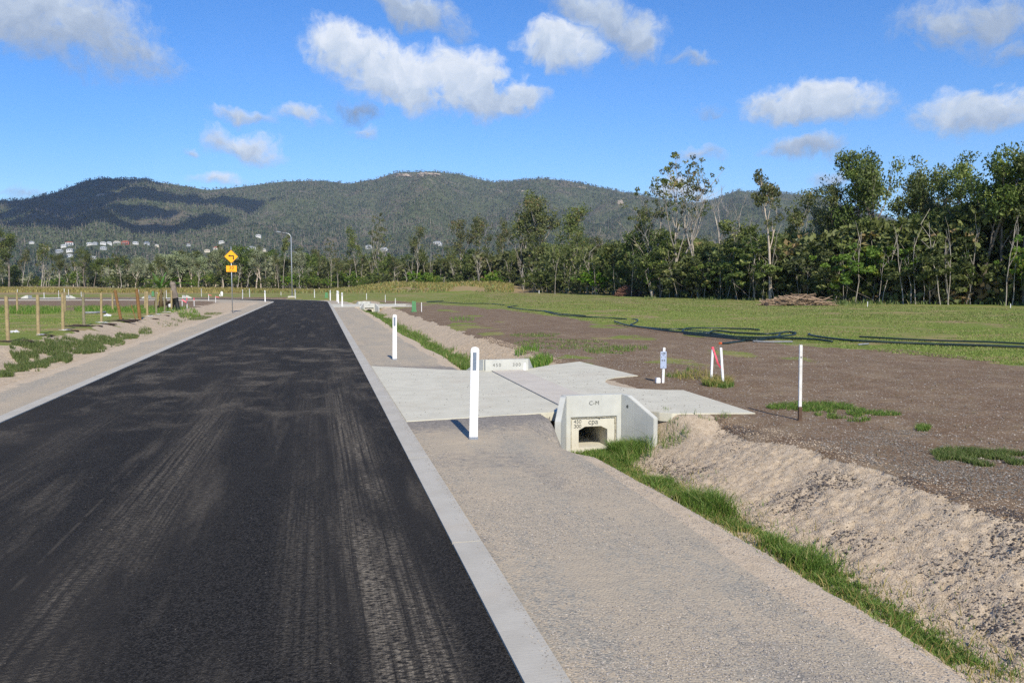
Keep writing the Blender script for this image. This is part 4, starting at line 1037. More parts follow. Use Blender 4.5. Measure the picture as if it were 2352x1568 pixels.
px_patch([(1290, 790, 110, 12, .5), (1230, 770, 60, 5, .25), (1400, 805, 60, 8, .3)], 3500, .06, .02, 'thin green weeds on the brown lot behind the driveway', lean=.8)
xs_ = 3.93+rng.normal(0, .2, 2600); ys_ = 2.3+8.6*rng.uniform(0, 1, 2600)
grass_obj('grass', on_ground(xs_, ys_), .10, .007, M['grass_dry'], 'dead straw blades among the nearest ditch grass', lean=1.1)
# left ditch grass
LG = [(95, 822, 72, 17, .3), (175, 802, 72, 12, .25), (240, 788, 48, 10, .14), (292, 774, 28, 5, .05), (60, 845, 50, 9, .07), (12, 862, 20, 5, .02), (335, 763, 17, 8, .025), (448, 731, 38, 5, .07), (490, 722, 22, 3, .02), (385, 747, 26, 4, .006), (410, 739, 18, 3, .005)]
px_patch(LG, 34000, .14, .015, 'green grass along the left roadside ditch', lean=.5)
# short grass over the fields so that they do not look flat
def field(n, poly, h, wd, mat_, label, keep=.45, sd=3, dens=1.5):
    xs = [p_[0] for p_ in poly]; ys = [p_[1] for p_ in poly]
    dd = rng.uniform(0, 1, n*3)
    x_ = rng.uniform(min(xs), max(xs), n*6); y_ = min(ys)+(max(ys)-min(ys))*rng.uniform(0, 1, n*6)**dens
    k_ = pip(x_, y_, poly) & (fbm(x_*.5, y_*.35, 4, sd) > keep); x_, y_ = x_[k_][:n], y_[k_][:n]
    z1 = gsurf(x_, y_); k2 = road_t(x_, y_) > 6.0
    k2 |= road_t(x_, y_) < -9.6
    grass_obj('grass', np.stack([x_, y_, z1-.01], 1)[k2], h, wd, M[mat_], label, .9)
field(110000, P((1160, 712), (1440, 750), (1850, 793), (2352, 836), (2352, 735), (1300, 690)), .055, .022, 'grass_field', 'short mown grass on the right field', .40)
field(60000, P((1150, 704), (1000, 690), (1100, 672), (2352, 710), (2352, 745), (1400, 712)), 0.08, .045, 'grass_field', 'short grass on the far right field before the wood', .40, 9, 1.2)
field(50000, [at(0, 775), at(200, 742), at(430, 705), at(0, 700), (-45, 30)], 0.05, .025, 'grass_field', 'short grass on the left lot behind the timber posts', .42, 11, 1.0)
px_patch([(60, 714, 90, 8, .4), (230, 712, 60, 7, .25), (330, 712, 50, 8, .2), (420, 715, 40, 6, .1)], 9000, .26, .03, 'taller weeds along the back row of timber posts')
# long dry grass before the far trees
def far_band(u0, u1, D0, D1, n, h, wd, mat_, label, keep=.3):
    u = rng.uniform(u0, u1, n); D = rng.uniform(D0, D1, n); x_ = np.empty(n); y_ = np.empty(n)
    c_, s_ = math.cos(TH), math.sin(TH)
    xx_ = (u-CX)/F*(math.cos(PH)+.071*math.sin(PH))*D
    x_ = xx_*c_+D*s_; y_ = -xx_*s_+D*c_
    k_ = fbm(x_*.12, y_*.12, 3, 4) > keep
    grass_obj('grass', on_ground(x_[k_], y_[k_]), h, wd, M[mat_], label, .5)
far_band(-40, 1180, 150, 205, 42000, .55, .22, 'grass_dry', 'long dry grass in front of the far trees')
far_band(560, 1180, 148, 200, 14000, .5, .22, 'grass_field', 'long green grass mixed into the far dry grass')
far_band(1480, 2400, 68, 112, 9000, .4, .1, 'grass', 'greener tufts at the foot of the right wood', .5)

# ---------------------------------------------------------------- loose stones
def stones(name, x_, y_, r_, mat_, label, flat_=.6, dz=0.0, zfix=None):
    n = len(x_); base = np.array([(1, 0, 0), (0, 1, 0), (-1, 0, 0), (0, -1, 0), (0, 0, 1), (0, 0, -1)], float)
    V = base[None]*r_[:, None, None]*rng.uniform(.55, 1.35, (n, 6, 1))+rng.normal(0, .12, (n, 6, 3))*r_[:, None, None]
    a = rng.uniform(0, 6.28, n); c_, s_ = np.cos(a)[:, None], np.sin(a)[:, None]
    X_ = V[:, :, 0]*c_-V[:, :, 1]*s_; Y_ = V[:, :, 0]*s_+V[:, :, 1]*c_
    V[:, :, 0], V[:, :, 1] = X_, Y_; V[:, :, 2] *= flat_
    z_ = (gsurf(x_, y_) if zfix is None else zfix)+r_*.25+dz
    V += np.stack([x_, y_, z_], 1)[:, None]
    f_ = np.array([(0, 1, 4), (1, 2, 4), (2, 3, 4), (3, 0, 4), (1, 0, 5), (2, 1, 5), (3, 2, 5), (0, 3, 5)])
    idx = (np.arange(n)[:, None, None]*6+f_[None]).reshape(-1)
    me_ = np_mesh(name, V.reshape(-1, 3), 3, idx, attr={'tint': np.repeat(rng.uniform(0, 1, n), 6)})
    return tag(link(name, me_, mat_), label, 'stones', kind='stuff')
def stone_mat(name, c1, c2):
    m, t = mat(name); a = t.node('ShaderNodeAttribute', attribute_name='tint').outputs['Fac']
    out(t, pbsdf(t, t.mix(a, c1, c2), .9, spec=.2)); return m
M['st_grey'] = stone_mat('grey_gravel', (.17, .165, .165), (.44, .39, .33))
M['st_bank'] = stone_mat('bank_crumbs', (.34, .265, .185), (.57, .465, .345))
M['st_lot'] = stone_mat('lot_gravel', (.08, .073, .066), (.26, .235, .20))
M['st_dark'] = stone_mat('dark_clods', (.05, .042, .038), (.14, .12, .11))
def clean(x_, y_):
    k_ = np.ones(len(x_), bool)
    k_ &= ~((y_ > 10.8) & (y_ < 19.2) & (x_ > 1.1) & (x_ < 6.5))
    return x_[k_], y_[k_]
y_ = 2.6+9*rng.uniform(0, 1, 60000)**1.6; x_ = rng.uniform(1.16, 3.5, 60000); k_ = fbm(x_*1.2, y_*.8, 3, 77) > rng.uniform(.3, .68, 60000); x_, y_ = clean(x_[k_], y_[k_])
stones('gravel', x_, y_, rng.uniform(.0025, .0085, len(x_)), M['st_grey'], 'loose grey gravel on the right shoulder')
y_ = 2.6+26*rng.uniform(0, 1, 40000)**1.5; x_ = 3.5+2.4*rng.uniform(0, 1, 40000); x_, y_ = clean(x_, y_)
stones('bank_crumbs', x_, y_, rng.uniform(.0025, .009, len(x_))*(1+y_*.03), M['st_bank'], 'pale crumbly soil lumps covering the ditch bank')
y_ = 2.6+9*rng.uniform(0, 1, 50000)**1.2; x_ = 4.3+1.4*rng.uniform(0, 1, 50000); k_ = fbm(x_*1.6, y_*1.6, 4, 91) > rng.uniform(.46, .88, 50000); x_, y_ = clean(x_[k_], y_[k_])
stones('dark_clods', x_, y_, rng.uniform(.004, .014, len(x_))*(1+.5*(rng.uniform(0, 1, len(x_)) > .93)), M['st_dark'], 'dark clods scattered on the near ditch bank')
y_ = 2.6+22*rng.uniform(0, 1, 9000)**1.2; x_ = 5.8+9*rng.uniform(0, 1, 9000)**1.3; x_, y_ = clean(x_, y_)
stones('gravel', x_, y_, rng.uniform(.005, .016, len(x_)), M['st_grey'], 'stones and chips strewn over the brown lot')
y_ = 2.6+6.6*rng.uniform(0, 1, 30000); x_ = 5.7+2.2*rng.uniform(0, 1, 30000)**1.3; k_ = fbm(x_*1.1, y_*1.1, 3, 12) > rng.uniform(.40, .85, 30000)
stones('gravel', x_[k_], y_[k_], rng.uniform(.004, .013, k_.sum()), M['st_lot'], 'dark gravel on top of the near ditch bank')
y_ = 2.8+22*rng.uniform(0, 1, 1500)**1.8; x_ = 1.135-np.abs(rng.normal(0, .035, 1500)); x_ = np.clip(x_, .95, 1.135)
stones('gravel', x_, y_, rng.uniform(.0025, .006, 1500), M['st_grey'], 'grit spilt over the right kerb edge', zfix=.012)
y_ = 2.8+20*rng.uniform(0, 1, 900)**1.4; x_ = rng.uniform(-4.1, .9, 900)
stones('gravel', x_, y_, rng.uniform(.0015, .0045, 900), M['st_lot'], 'pale chips scattered on the black road', zfix=-.004)
y_ = rng.uniform(11.5, 17.4, 500); x_ = np.where(rng.uniform(0, 1, 500) < .6, rng.uniform(4.4, 5.9, 500), rng.uniform(1.2, 3.5, 500)); k_ = pip(x_, y_, SLAB_A) | pip(x_, y_, SLAB_B)
stones('gravel', x_[k_], y_[k_], rng.uniform(.003, .010, k_.sum()), M['st_dark'], 'crumbs of soil dropped on the nearest driveway', zfix=.0)
# slivers of straw on the brown lot
y_ = 5+25*rng.uniform(0, 1, 5000); x_ = 6+14*rng.uniform(0, 1, 5000); a = rng.uniform(0, 3.14, 5000); L = rng.uniform(.02, .09, 5000)
z_ = gsurf(x_, y_)+.008; dx, dy = np.cos(a)*L, np.sin(a)*L
V = np.stack([np.stack([x_-dx, y_-dy, z_], 1), np.stack([x_+dx, y_+dy, z_+.006], 1), np.stack([x_+dx-dy*.08, y_+dy+dx*.08, z_+.008], 1), np.stack([x_-dx-dy*.08, y_-dy+dx*.08, z_+.002], 1)], 1).reshape(-1, 3)
tag(link('straw', np_mesh('straw', V, 4, np.arange(len(V)), attr={'tint': rng.uniform(0, 1, len(V))}), M['grass_dry']), 'slivers of straw on the brown lot', 'straw', kind='stuff')

# ---------------------------------------------------------------- brush piles
def brush(u, vb, wpx, hpx, m_, label, n, seed):
    x, y, z = atg(*S(u, vb)); D = depth(x, y)+1.2; x, y = posd(*(S(u, 0)[0], D)); z = gs(x, y)
    W = wpx/3100*D; H_ = hpx/3100*D; rg = random.Random(seed); b = MB()
    for i in range(n):
        f_ = rg.uniform(-1, 1); zz = H_*(1-f_*f_)*rg.uniform(.02, .98)
        L_ = rg.uniform(.5, 1.5)*W*.16; a = rg.gauss(0, .32); el_ = rg.gauss(0, .18)
        c = Vector((f_*W/2*.86, rg.gauss(0, .55), zz+.05)); d = Vector((math.cos(a)*math.cos(el_), math.sin(a)*1.2, math.sin(el_)))*L_
        bend = Vector((rg.gauss(0, .06), rg.gauss(0, .06), rg.gauss(0, .1)))*L_
        p_ = [c-d, c+bend, c+d]; p_ = [Vector((q_.x, q_.y, max(.03, q_.z))) for q_ in p_]
        r_ = rg.uniform(.018, .06); b.tube(p_, [r_, r_*.85, r_*.5], 5, False)
    o = b.build('brush_pile', m_, None, loc=(x, y, z)); o.rotation_euler = (0, 0, -TH); tag(o, label, 'stick pile')
brush(2990, 1147, 225, 34, M['stick'], 'long pile of tan cut sticks before the right wood', 420, 5)
brush(2356, 1111, 90, 42, M['stick_red'], 'reddish brown heap of brush at the wood edge', 240, 6)
for i, (u, v, u2, v2, lb) in enumerate([(2873, 1148, 2873, 1136, 'short dark stump left of the tan stick pile')]):
    x, y, z = atg(*S(u, v)); tag(MB().tube([(0, 0, -.1), (.03, 0, .18), (0, 0, .26)], [.17, .16, .12], 9).build('stump', M['char'], None, loc=(x, y, z)), lb, 'stump')

# ---------------------------------------------------------------- trees
def make_tree(seed, H_, kind):
    rg = random.Random(seed); ng = np.random.default_rng(seed); wood = MB(); tips = []
    K = dict(gum=dict(fork=.38, n=6, ang=.50, ml=.42, tw=5, cr=1.12, lv=92, ls=.18, r=.20, cl=2), tall=dict(fork=.42, n=7, ang=.60, ml=.40, tw=6, cr=1.18, lv=112, ls=.17, r=.25, cl=2),
             grey=dict(fork=.30, n=7, ang=.62, ml=.42, tw=6, cr=1.35, lv=84, ls=.2, r=.26, cl=2), sparse=dict(fork=.22, n=7, ang=.30, ml=.66, tw=7, cr=.62, lv=40, ls=.16, r=.20, cl=1), paper=dict(fork=.48, n=5, ang=.34, ml=.40, tw=5, cr=.95, lv=75, ls=.17, r=.24, cl=1),
             slender=dict(fork=.55, n=5, ang=.36, ml=.28, tw=4, cr=.8, lv=48, ls=.2, r=.13, cl=1), dense=dict(fork=.14, n=11, ang=.75, ml=.40, tw=5, cr=1.35, lv=100, ls=.2, r=.22, cl=2),
             dead=dict(fork=.30, n=6, ang=.45, ml=.45, tw=6, cr=.3, lv=0, ls=.1, r=.18, cl=0), shrub=dict(fork=.05, n=9, ang=.9, ml=.55, tw=4, cr=.85, lv=80, ls=.15, r=.06, cl=2))[kind]
    r0 = K['r']*H_/14
    n = 8; tp = [Vector((0, 0, -.3))]; d = Vector((rg.gauss(0, .07), rg.gauss(0, .07), 1)).normalized()
    th_ = H_*(.80 if kind != 'shrub' else .5)
    for i in range(n):
        d = (d+Vector((rg.gauss(0, .07), rg.gauss(0, .07), .03))).normalized(); tp.append(tp[-1]+d*th_/n)
    rad = [r0*(1.15-.92*(i/n)**.9) for i in range(n+1)]
    wood.tube(tp, rad, 7, False)
    def limb(p, d, L, r, lvl):
        pts = [p]; dd = d.copy(); m_ = 4
        for i in range(m_):
            dd = (dd+Vector((rg.gauss(0, .16), rg.gauss(0, .16), .10 if kind != 'dense' else .03))).normalized(); pts.append(pts[-1]+dd*L/m_)
        wood.tube(pts, [r*(1-.2*i) for i in range(m_+1)], 5 if lvl < 2 else 4, False)
        if lvl >= 2: tips.append((pts[-1], 1.0)); return
        tips.append((pts[-1], 1.0))
        for k_ in range(K['tw'] if lvl == 1 else 3):
            f_ = rg.uniform(.35, 1.0); j = min(m_-1, int(f_*m_)); q_ = pts[j].lerp(pts[j+1], f_*m_-j)
            s_ = (dd+Vector((rg.gauss(0, .6), rg.gauss(0, .6), rg.gauss(.1, .4)))).normalized()
            limb(q_, s_, L*rg.uniform(.3, .5), r*.42, lvl+1)
    for k_ in range(K['n']):
        f_ = K['fork']+(1-K['fork'])*(k_+rg.random())/K['n']; j = min(n-1, int(f_*n)); q_ = tp[j].lerp(tp[j+1], f_*n-j)
        az_ = k_*2.4+rg.uniform(-.5, .5); ag = K['ang']*rg.uniform(.7, 1.35)
        s_ = Vector((math.cos(az_)*math.sin(ag), math.sin(az_)*math.sin(ag), math.cos(ag)))
        limb(q_, s_, H_*K['ml']*rg.uniform(.65, 1.1)*(1.15-.55*f_), r0*.5*(1.2-f_*.7), 1)
    tips.append((tp[-1], 1))
    crown = None
    if K['lv']:
        Cs, Ts = [], []
        for (p, w_) in tips:
            if kind in ('sparse', 'paper', 'slender') and rg.random() < .18: continue
            for c_ in range(K['cl']):
                cc_ = np.array(p)+ng.normal(0, K['cr']*.35, 3); rr = K['cr']*rg.uniform(.5, 1.1)*H_/14
                m_ = int(K['lv']*rg.uniform(.5, 1.2)/K['cl'])
                q_ = ng.normal(0, 1, (m_, 3)); q_ /= np.linalg.norm(q_, axis=1)[:, None]; q_ *= (rr*ng.uniform(.35, 1, m_)**.6)[:, None]; q_[:, 2] *= .72
                Cs.append(cc_+q_); Ts.append(np.clip(rg.uniform(.0, .9)+ng.normal(0, .14, m_), 0, 1))
        C_ = np.concatenate(Cs); T2 = np.concatenate(Ts)
        V, idx, tn = leaf_quads(C_, K['ls']*(H_/14)**.4, ng, T2, .5)
        crown = np_mesh('crown', V, 4, idx, attr={'tint': tn})
    zmax = max(max(p[0].z for p in tips), 1)+(K['cr']*.5 if K['lv'] else 0)
    wm = bpy.data.meshes.new('trunk'); wm.from_pydata(wood.v, [], wood.f); wm.polygons.foreach_set('use_smooth', [True]*len(wm.polygons))
    return wm, crown, zmax
KIND = {}
def protos(key, kind, n, H_, bark, leaf, seed):
    KIND[key] = []
    for i in range(n):
        wm, cr_, zm = make_tree(seed+i*13, H_, kind); wm.materials.append(M[bark])
        if cr_: cr_.materials.append(M[leaf])
        KIND[key].append((wm, cr_, zm))
protos('gum', 'gum', 4, 15, 'bark', 'leaf_gum', 100)
protos('tall', 'tall', 5, 15, 'bark_dark', 'leaf_dark', 200)
protos('sparse', 'sparse', 3, 16, 'bark', 'leaf_gum', 300)
protos('paper', 'paper', 3, 14, 'bark_white', 'leaf_gum', 400)
protos('greygum', 'grey', 4, 13, 'bark_white', 'leaf_grey', 500)
protos('slender', 'slender', 3, 13, 'bark', 'leaf_gum', 600)
protos('dense', 'dense', 4, 10, 'bark_dark', 'leaf_dark', 700)
protos('dead', 'dead', 3, 9, 'bark', 'leaf_gum', 800)
protos('shrub', 'shrub', 4, 4, 'bark', 'leaf_dark', 900)
protos('bright', 'shrub', 2, 4, 'bark', 'leaf_bright', 950)
LOOK = {'gum': 'olive leaved gum tree', 'tall': 'tall dark green tree', 'sparse': 'sparse tree with upswept limbs', 'paper': 'pale trunked paperbark tree', 'greygum': 'grey green white-limbed gum tree', 'slender': 'slender straight young tree',
        'dense': 'dense dark green bushy tree', 'dead': 'leafless pale tree', 'shrub': 'dark green shrub', 'bright': 'bright green shrub'}
NAME = {'gum': 'gum_tree', 'tall': 'gum_tree', 'sparse': 'gum_tree', 'paper': 'paperbark_tree', 'greygum': 'gum_tree', 'slender': 'young_tree', 'dense': 'bushy_tree', 'dead': 'dead_tree', 'shrub': 'shrub', 'bright': 'shrub'}
TREES = []
def tree(u, D, vtop, key, label=None, wide=1.0, var=None, grp=None, hmin=1.5):
    x, y = posd(u, D); z = gs(x, y); h_ = max(hmin, ztop(u, vtop, D)-z)
    wm, cr_, zm = KIND[key][random.randrange(len(KIND[key])) if var is None else var]
    s_ = h_/zm
    root = empty(NAME[key], (x, y, z), random.uniform(0, 6.28)); root.scale = (s_*wide, s_*wide, s_)
    link('trunk', wm, None, root)
    if cr_: link('crown', cr_, None, root)
    TREES.append((root, u, key, label, grp, D)); return root
SK = lambda pts: (lambda u: float(np.interp(u, [p_[0] for p_ in pts], [p_[1] for p_ in pts])))
edgeD = SK([(-60, 226), (650, 215), (900, 192), (1150, 172), (1200, 160), (1300, 140), (1480, 110), (1770, 89), (2000, 78), (2200, 73), (2420, 68)])
low = SK([(0, 600), (90, 625), (150, 605), (300, 588), (450, 574), (600, 570), (700, 582), (800, 585), (900, 575), (1000, 580), (1100, 570), (1200, 545), (1320, 545), (1400, 548), (1480, 530), (1560, 530), (1700, 538), (1800, 520), (1880, 512), (2000, 478), (2090, 484), (2160, 464), (2250, 446), (2400, 440)])
HERO = [(1556, 106, 345, 'sparse', 1.0), (1606, 103, 352, 'sparse', .8), (1500, 112, 405, 'sparse', .9), (1648, 115, 425, 'dead', .8), (1770, 88, 393, 'paper', .75), (1830, 96, 440, 'gum', .8),
 (1915, 84, 405, 'tall', .7), (1965, 83, 352, 'tall', .75), (2040, 80, 318, 'tall', .7), (2072, 82, 375, 'tall', .8), (2110, 84, 395, 'tall', .6), (2150, 80, 395, 'gum', .7), (2195, 75, 345, 'tall', .8), (2250, 73, 352, 'tall', .85), (2305, 72, 350, 'tall', .75), (2355, 70, 345, 'tall', .8), (2420, 69, 360, 'tall', .9),
 (1470, 118, 480, 'gum', .8), (1710, 96, 508, 'dense', 1.0), (1870, 90, 470, 'greygum', .8),
 (1195, 176, 435, 'gum', .95), (1245, 172, 455, 'gum', .9), (1290, 168, 470, 'gum', .9), (1215, 180, 470, 'gum', .9), (1150, 186, 500, 'gum', .7), (1060, 192, 505, 'gum', .8), (1100, 190, 492, 'gum', .7), (1330, 150, 515, 'gum', .7), (1275, 128, 560, 'slender', .6),
 (955, 196, 522, 'gum', .65), (870, 200, 488, 'sparse', .7), (885, 203, 520, 'sparse', .8), (822, 205, 520, 'gum', .6), (760, 208, 548, 'sparse', .8), (650, 214, 533, 'slender', .6), (700, 212, 578, 'greygum', .9), (640, 218, 575, 'gum', .6),
 (20, 218, 522, 'tall', .9), (95, 220, 556, 'gum', .8), (-15, 216, 530, 'tall', .9), (50, 222, 570, 'gum', .8), (135, 222, 580, 'tall', .8), (195, 222, 565, 'tall', .85), (215, 226, 590, 'tall', .8), (310, 220, 590, 'greygum', .8), (415, 222, 578, 'greygum', 1.0), (440, 224, 582, 'greygum', 1.0), (380, 224, 585, 'greygum', .9), (510, 222, 572, 'greygum', .9), (545, 220, 578, 'greygum', .9), (600, 218, 568, 'greygum', .9), (475, 224, 588, 'greygum', .9), (350, 224, 600, 'tall', .8),
 (990, 130+60, 560, 'dead', .4), (1375, 140, 520, 'dead', .9), (1440, 125, 500, 'dead', .9), (1500, 108, 480, 'dead', 1.0), (1690, 96, 440, 'dead', .8)]
for i, h_ in enumerate(HERO): tree(h_[0], h_[1], h_[2], h_[3], None, h_[4], var=i % len(KIND[h_[3]]), grp='hero')
u = -50
while u < 2440:                      # the front row
    if not (1140 < u < 1180 and False):
        D = edgeD(u)*random.uniform(1.0, 1.07); v = low(u)+random.uniform(-14, 20)
        if u < 700: key = random.choice(['greygum', 'greygum', 'greygum', 'gum', 'dense', 'slender', 'paper'])
        elif u < 1350: key = random.choice(['gum', 'slender', 'gum', 'dense', 'greygum', 'dead'])
        else: key = random.choice(['dense', 'greygum', 'gum', 'dense', 'dense', 'slender', 'dense', 'paper', 'gum'])
        tree(u, D, v, key, None, random.uniform(.7, 1.1), grp='front')
    u += random.uniform(.75, 1.25)*(3100/1.6327*(2.3 if u < 700 else 2.9)/edgeD(u))
u = -60
while u < 2450:                      # rows behind
    D = edgeD(u)*random.uniform(1.10, 1.25); v = low(u)+random.uniform(-5, 30)
    tree(u, D, v, random.choice(['dense', 'gum', 'greygum', 'dense'] if u < 1100 else ['dense', 'tall', 'gum', 'dense']), None, random.uniform(.9, 1.25), grp='back')
    u += random.uniform(.75, 1.25)*(F*3.6/edgeD(u))
u = -50
while u < 2440:                      # shrubs at the feet
    D = edgeD(u)*random.uniform(.98, 1.05); hpx = random.uniform(2.0, 5.5 if u < 1300 else 6.8)*F/D
    tree(u, D, 649.3+(F*1.9/D)-hpx, 'bright' if (random.random() < (.4 if u < 1200 else .12) or 100 < u < 170) else 'shrub', None, random.uniform(.9, 1.5), grp='shrub')
    u += random.uniform(.7, 1.3)*(F*(2.0 if u < 1200 else 1.35)/edgeD(u))
# pale thin stems standing in front of the wood: saplings, each its own thing
stem = []
for i in range(5):
    rg = random.Random(40+i); b = MB(); p = Vector((0, 0, -.1)); pts = [p.copy()]
    for k in range(6): p = p+Vector((rg.gauss(0, .09), rg.gauss(0, .09), .62)); pts.append(p.copy())
    b.tube(pts, [.055-.006*k for k in range(7)], 5, False)
    for k in (3, 4, 5):
        q_ = pts[k]; b.tube([q_, q_+Vector((rg.gauss(0, .4), rg.gauss(0, .4), .6)), q_+Vector((rg.gauss(0, .7), rg.gauss(0, .7), 1.2))], [.03, .02, .01], 4, False)
    me_ = bpy.data.meshes.new('stem'); me_.from_pydata(b.v, [], b.f); me_.materials.append(M['bark']); stem.append(me_)
NST = 84; SAPS = []
for i in range(NST):
    u = random.uniform(-20, 2360) if i % 3 else random.uniform(1250, 2360)
    D = edgeD(u)*random.uniform(.965, 1.01); x, y = posd(u, D); o = link('bare_sapling', random.choice(stem)); s_ = random.uniform(.7, 1.7) if u < 1300 else random.uniform(.8, 2.0)
    o.location = (x, y, gs(x, y)); o.rotation_euler = (random.gauss(0, .12), random.gauss(0, .12), random.uniform(0, 6)); wd_ = (1.3 if D > 150 else .5); o.scale = (s_*wd_, s_*wd_, s_)
    SAPS.append((o, u))
# mass of wood behind everything
def mass(n, u0, u1, label, d0=1.05, d1=1.5, mt='leaf_dark', sz=.42):
    u = rng.uniform(u0, u1, n); us = np.linspace(-120, 2500, 300)
    De = np.interp(u, us, [edgeD(q_) for q_ in us]); D = De*rng.uniform(d0, d1, n)
    vt = np.interp(u, us, [low(q_) for q_ in us])+8+30*fbm(u*.03, D*.02, 3, 3)
    r_z = -math.sin(PH)+(-(vt-CY)/F)*math.cos(PH); r_f = math.cos(PH)+(-(vt-CY)/F)*math.sin(PH)
    zt_ = CAMH+D*r_z/r_f; xx_ = (u-CX)/F*D*1.0; x_ = xx_*math.cos(TH)+D*math.sin(TH); y_ = -xx_*math.sin(TH)+D*math.cos(TH)
    z_ = rng.uniform(0, 1, n)**.8*np.maximum(zt_, 2)
    kk = fbm(x_*.22+7, z_*.35+y_*.11, 3, 15) > .44; x_, y_, z_ = x_[kk], y_[kk], z_[kk]
    V, idx, tn = leaf_quads(np.stack([x_, y_, z_], 1), sz, rng, np.clip(fbm(x_*.5, z_*.7+y_*.2, 3, 5)*1.6-.3, 0, 1), .6)
    tag(link('wood_mass', np_mesh('wood_mass', V, 4, idx, attr={'tint': tn}), M[mt]), label, 'wood', kind='stuff')
mass(80000, -110, 700, 'tangled grey green wood behind the far left front trees', mt='leaf_grey', sz=.5)
mass(70000, 690, 1250, 'tangled wood behind the middle front trees', mt='leaf_gum', sz=.5)
mass(170000, 1200, 2500, 'tangled wood behind the right front trees', d0=.99, mt='leaf_gum', sz=.32)
# labels
ON = ['first', 'second', 'third', 'fourth', 'fifth', 'sixth', 'seventh', 'eighth', 'ninth', 'tenth', 'eleventh', 'twelfth', 'thirteenth', 'fourteenth', 'fifteenth', 'sixteenth', 'seventeenth', 'eighteenth', 'nineteenth']
TN = ['twenty', 'thirty', 'forty', 'fifty', 'sixty', 'seventy', 'eighty', 'ninety']
def ordw(i):
    if i >= 99: return 'hundred-and-'+ordw(i-100) if i > 99 else 'hundredth'
    if i < 19: return ON[i]
    t_, u_ = divmod(i+1, 10)
    return (TN[t_-2][:-1]+'ieth') if u_ == 0 else TN[t_-2]+'-'+ON[u_-1]
def region(u): return 'far left trees' if u < 700 else 'middle trees' if u < 1350 else 'right wood'
ROW = {'hero': 'rising above the others', 'front': 'in the front row', 'back': 'behind the front row', 'shrub': 'at the foot'}
sets = {}
for tr_ in TREES: sets.setdefault((region(tr_[1]), tr_[2], tr_[4]), []).append(tr_)
for (rgn, key, gp), L in sets.items():
    L.sort(key=lambda q_: q_[1])
    for i, (root, u, kk, lb, g_, D) in enumerate(L):
        tag(root, LOOK[key]+' '+ROW[gp]+', '+ordw(i)+' from left, '+rgn, 'shrub' if key in ('shrub', 'bright') else 'tree', LOOK[key]+' '+ROW[gp]+' of the '+rgn)
for rgn in ('far left trees', 'middle trees', 'right wood'):
    L = sorted([q_ for q_ in SAPS if region(q_[1]) == rgn], key=lambda q_: q_[1])
    for i, (o_, u) in enumerate(L): tag(o_, 'thin pale bare stem, '+ordw(i)+' from left at the foot of the '+rgn, 'sapling', 'thin pale stems at the foot of the '+rgn)

# ---------------------------------------------------------------- hills
RIDGE = [(-900, 520), (-400, 500), (-150, 470), (0, 458), (60, 456), (130, 438), (200, 411), (240, 406), (330, 411), (430, 425), (480, 433), (520, 430), (560, 425), (650, 413), (740, 412), (800, 419), (860, 409), (910, 393), (985, 390), (1050, 396), (1130, 416), (1190, 414), (1240, 407), (1300, 411), (1370, 426), (1430, 438), (1500, 450), (1560, 462), (1600, 462), (1640, 455), (1690, 435), (1730, 438), (1800, 442), (1880, 452), (1960, 475), (2060, 505), (2200, 540), (2400, 560), (2700, 590)]
ra = np.array([math.atan2(*ray(u_, v_)[:2]) for u_, v_ in RIDGE]); rt_ = np.array([ray(u_, v_+3)[2]/math.hypot(*ray(u_, v_+3)[:2]) for u_, v_ in RIDGE])
RF, RR = 1250.0, 3300.0
def hill_z(x_, y_):
    a = np.arctan2(x_, y_); r = np.hypot(x_, y_)
    rr = RR+300*(fbm(a*6+3, a*0, 2, 2)-.5); top = (np.interp(a, ra, rt_))*rr+CAMH
    f_ = (r-RF)/(rr-RF)
    gul = (fbm(a*16, r/900, 4, 13)-.5)*2
    gul2 = (fbm(x_/170, y_/170, 4, 14)-.5)*2
    up = np.clip(f_, 0, 1)
    env = np.sin(np.pi*np.clip(up, 0, 1))**.8
    h_ = top*(up**1.25)*(1+.42*gul*env)+gul2*14*env
    dn = np.clip(f_-1, 0, 3)
    h_ = np.where(f_ > 1, top*(1-.55*dn), h_)
    return h_-6*(f_ < 0.02)
aa = np.linspace(R(-52), R(56), 620); rrs = np.concatenate([np.linspace(1150, 3450, 150), np.linspace(3500, 4300, 10)])
A_, R_ = np.meshgrid(aa, rrs); hx, hy = (R_*np.sin(A_)).ravel(), (R_*np.cos(A_)).ravel(); hz = hill_z(hx, hy)
m, t = mat('hillside'); p = wpos(t)
c = t.mix(t.ss(t.noise(.02, 6, .65, p), .38, .62), (.055, .072, .034), (.095, .11, .055))
c = t.mix(t.ss(t.noise(.006, 5, .6, p), .50, .66), c, (.13, .115, .08))
sp = t.node('ShaderNodeSeparateXYZ', {0: p})
rk = t.m('MULTIPLY', t.ss(t.noise(.013, 5, .7, p), .60, .66), t.ss(sp.outputs[2], 250, 400))
c = t.mix(rk, c, (.33, .27, .21))
out(t, pbsdf(t, c, .95, bump(t, t.noise(.12, 5, .7, p), 6, .8), spec=.05)); M['hill'] = m
IH = np.arange(len(hx)).reshape(A_.shape); q = np.stack([IH[:-1, :-1], IH[:-1, 1:], IH[1:, 1:], IH[1:, :-1]], -1).reshape(-1, 4)
tag(link('hills', np_mesh('hills', np.stack([hx, hy, hz], 1), 4, q, smooth=True), M['hill']), kind='structure')
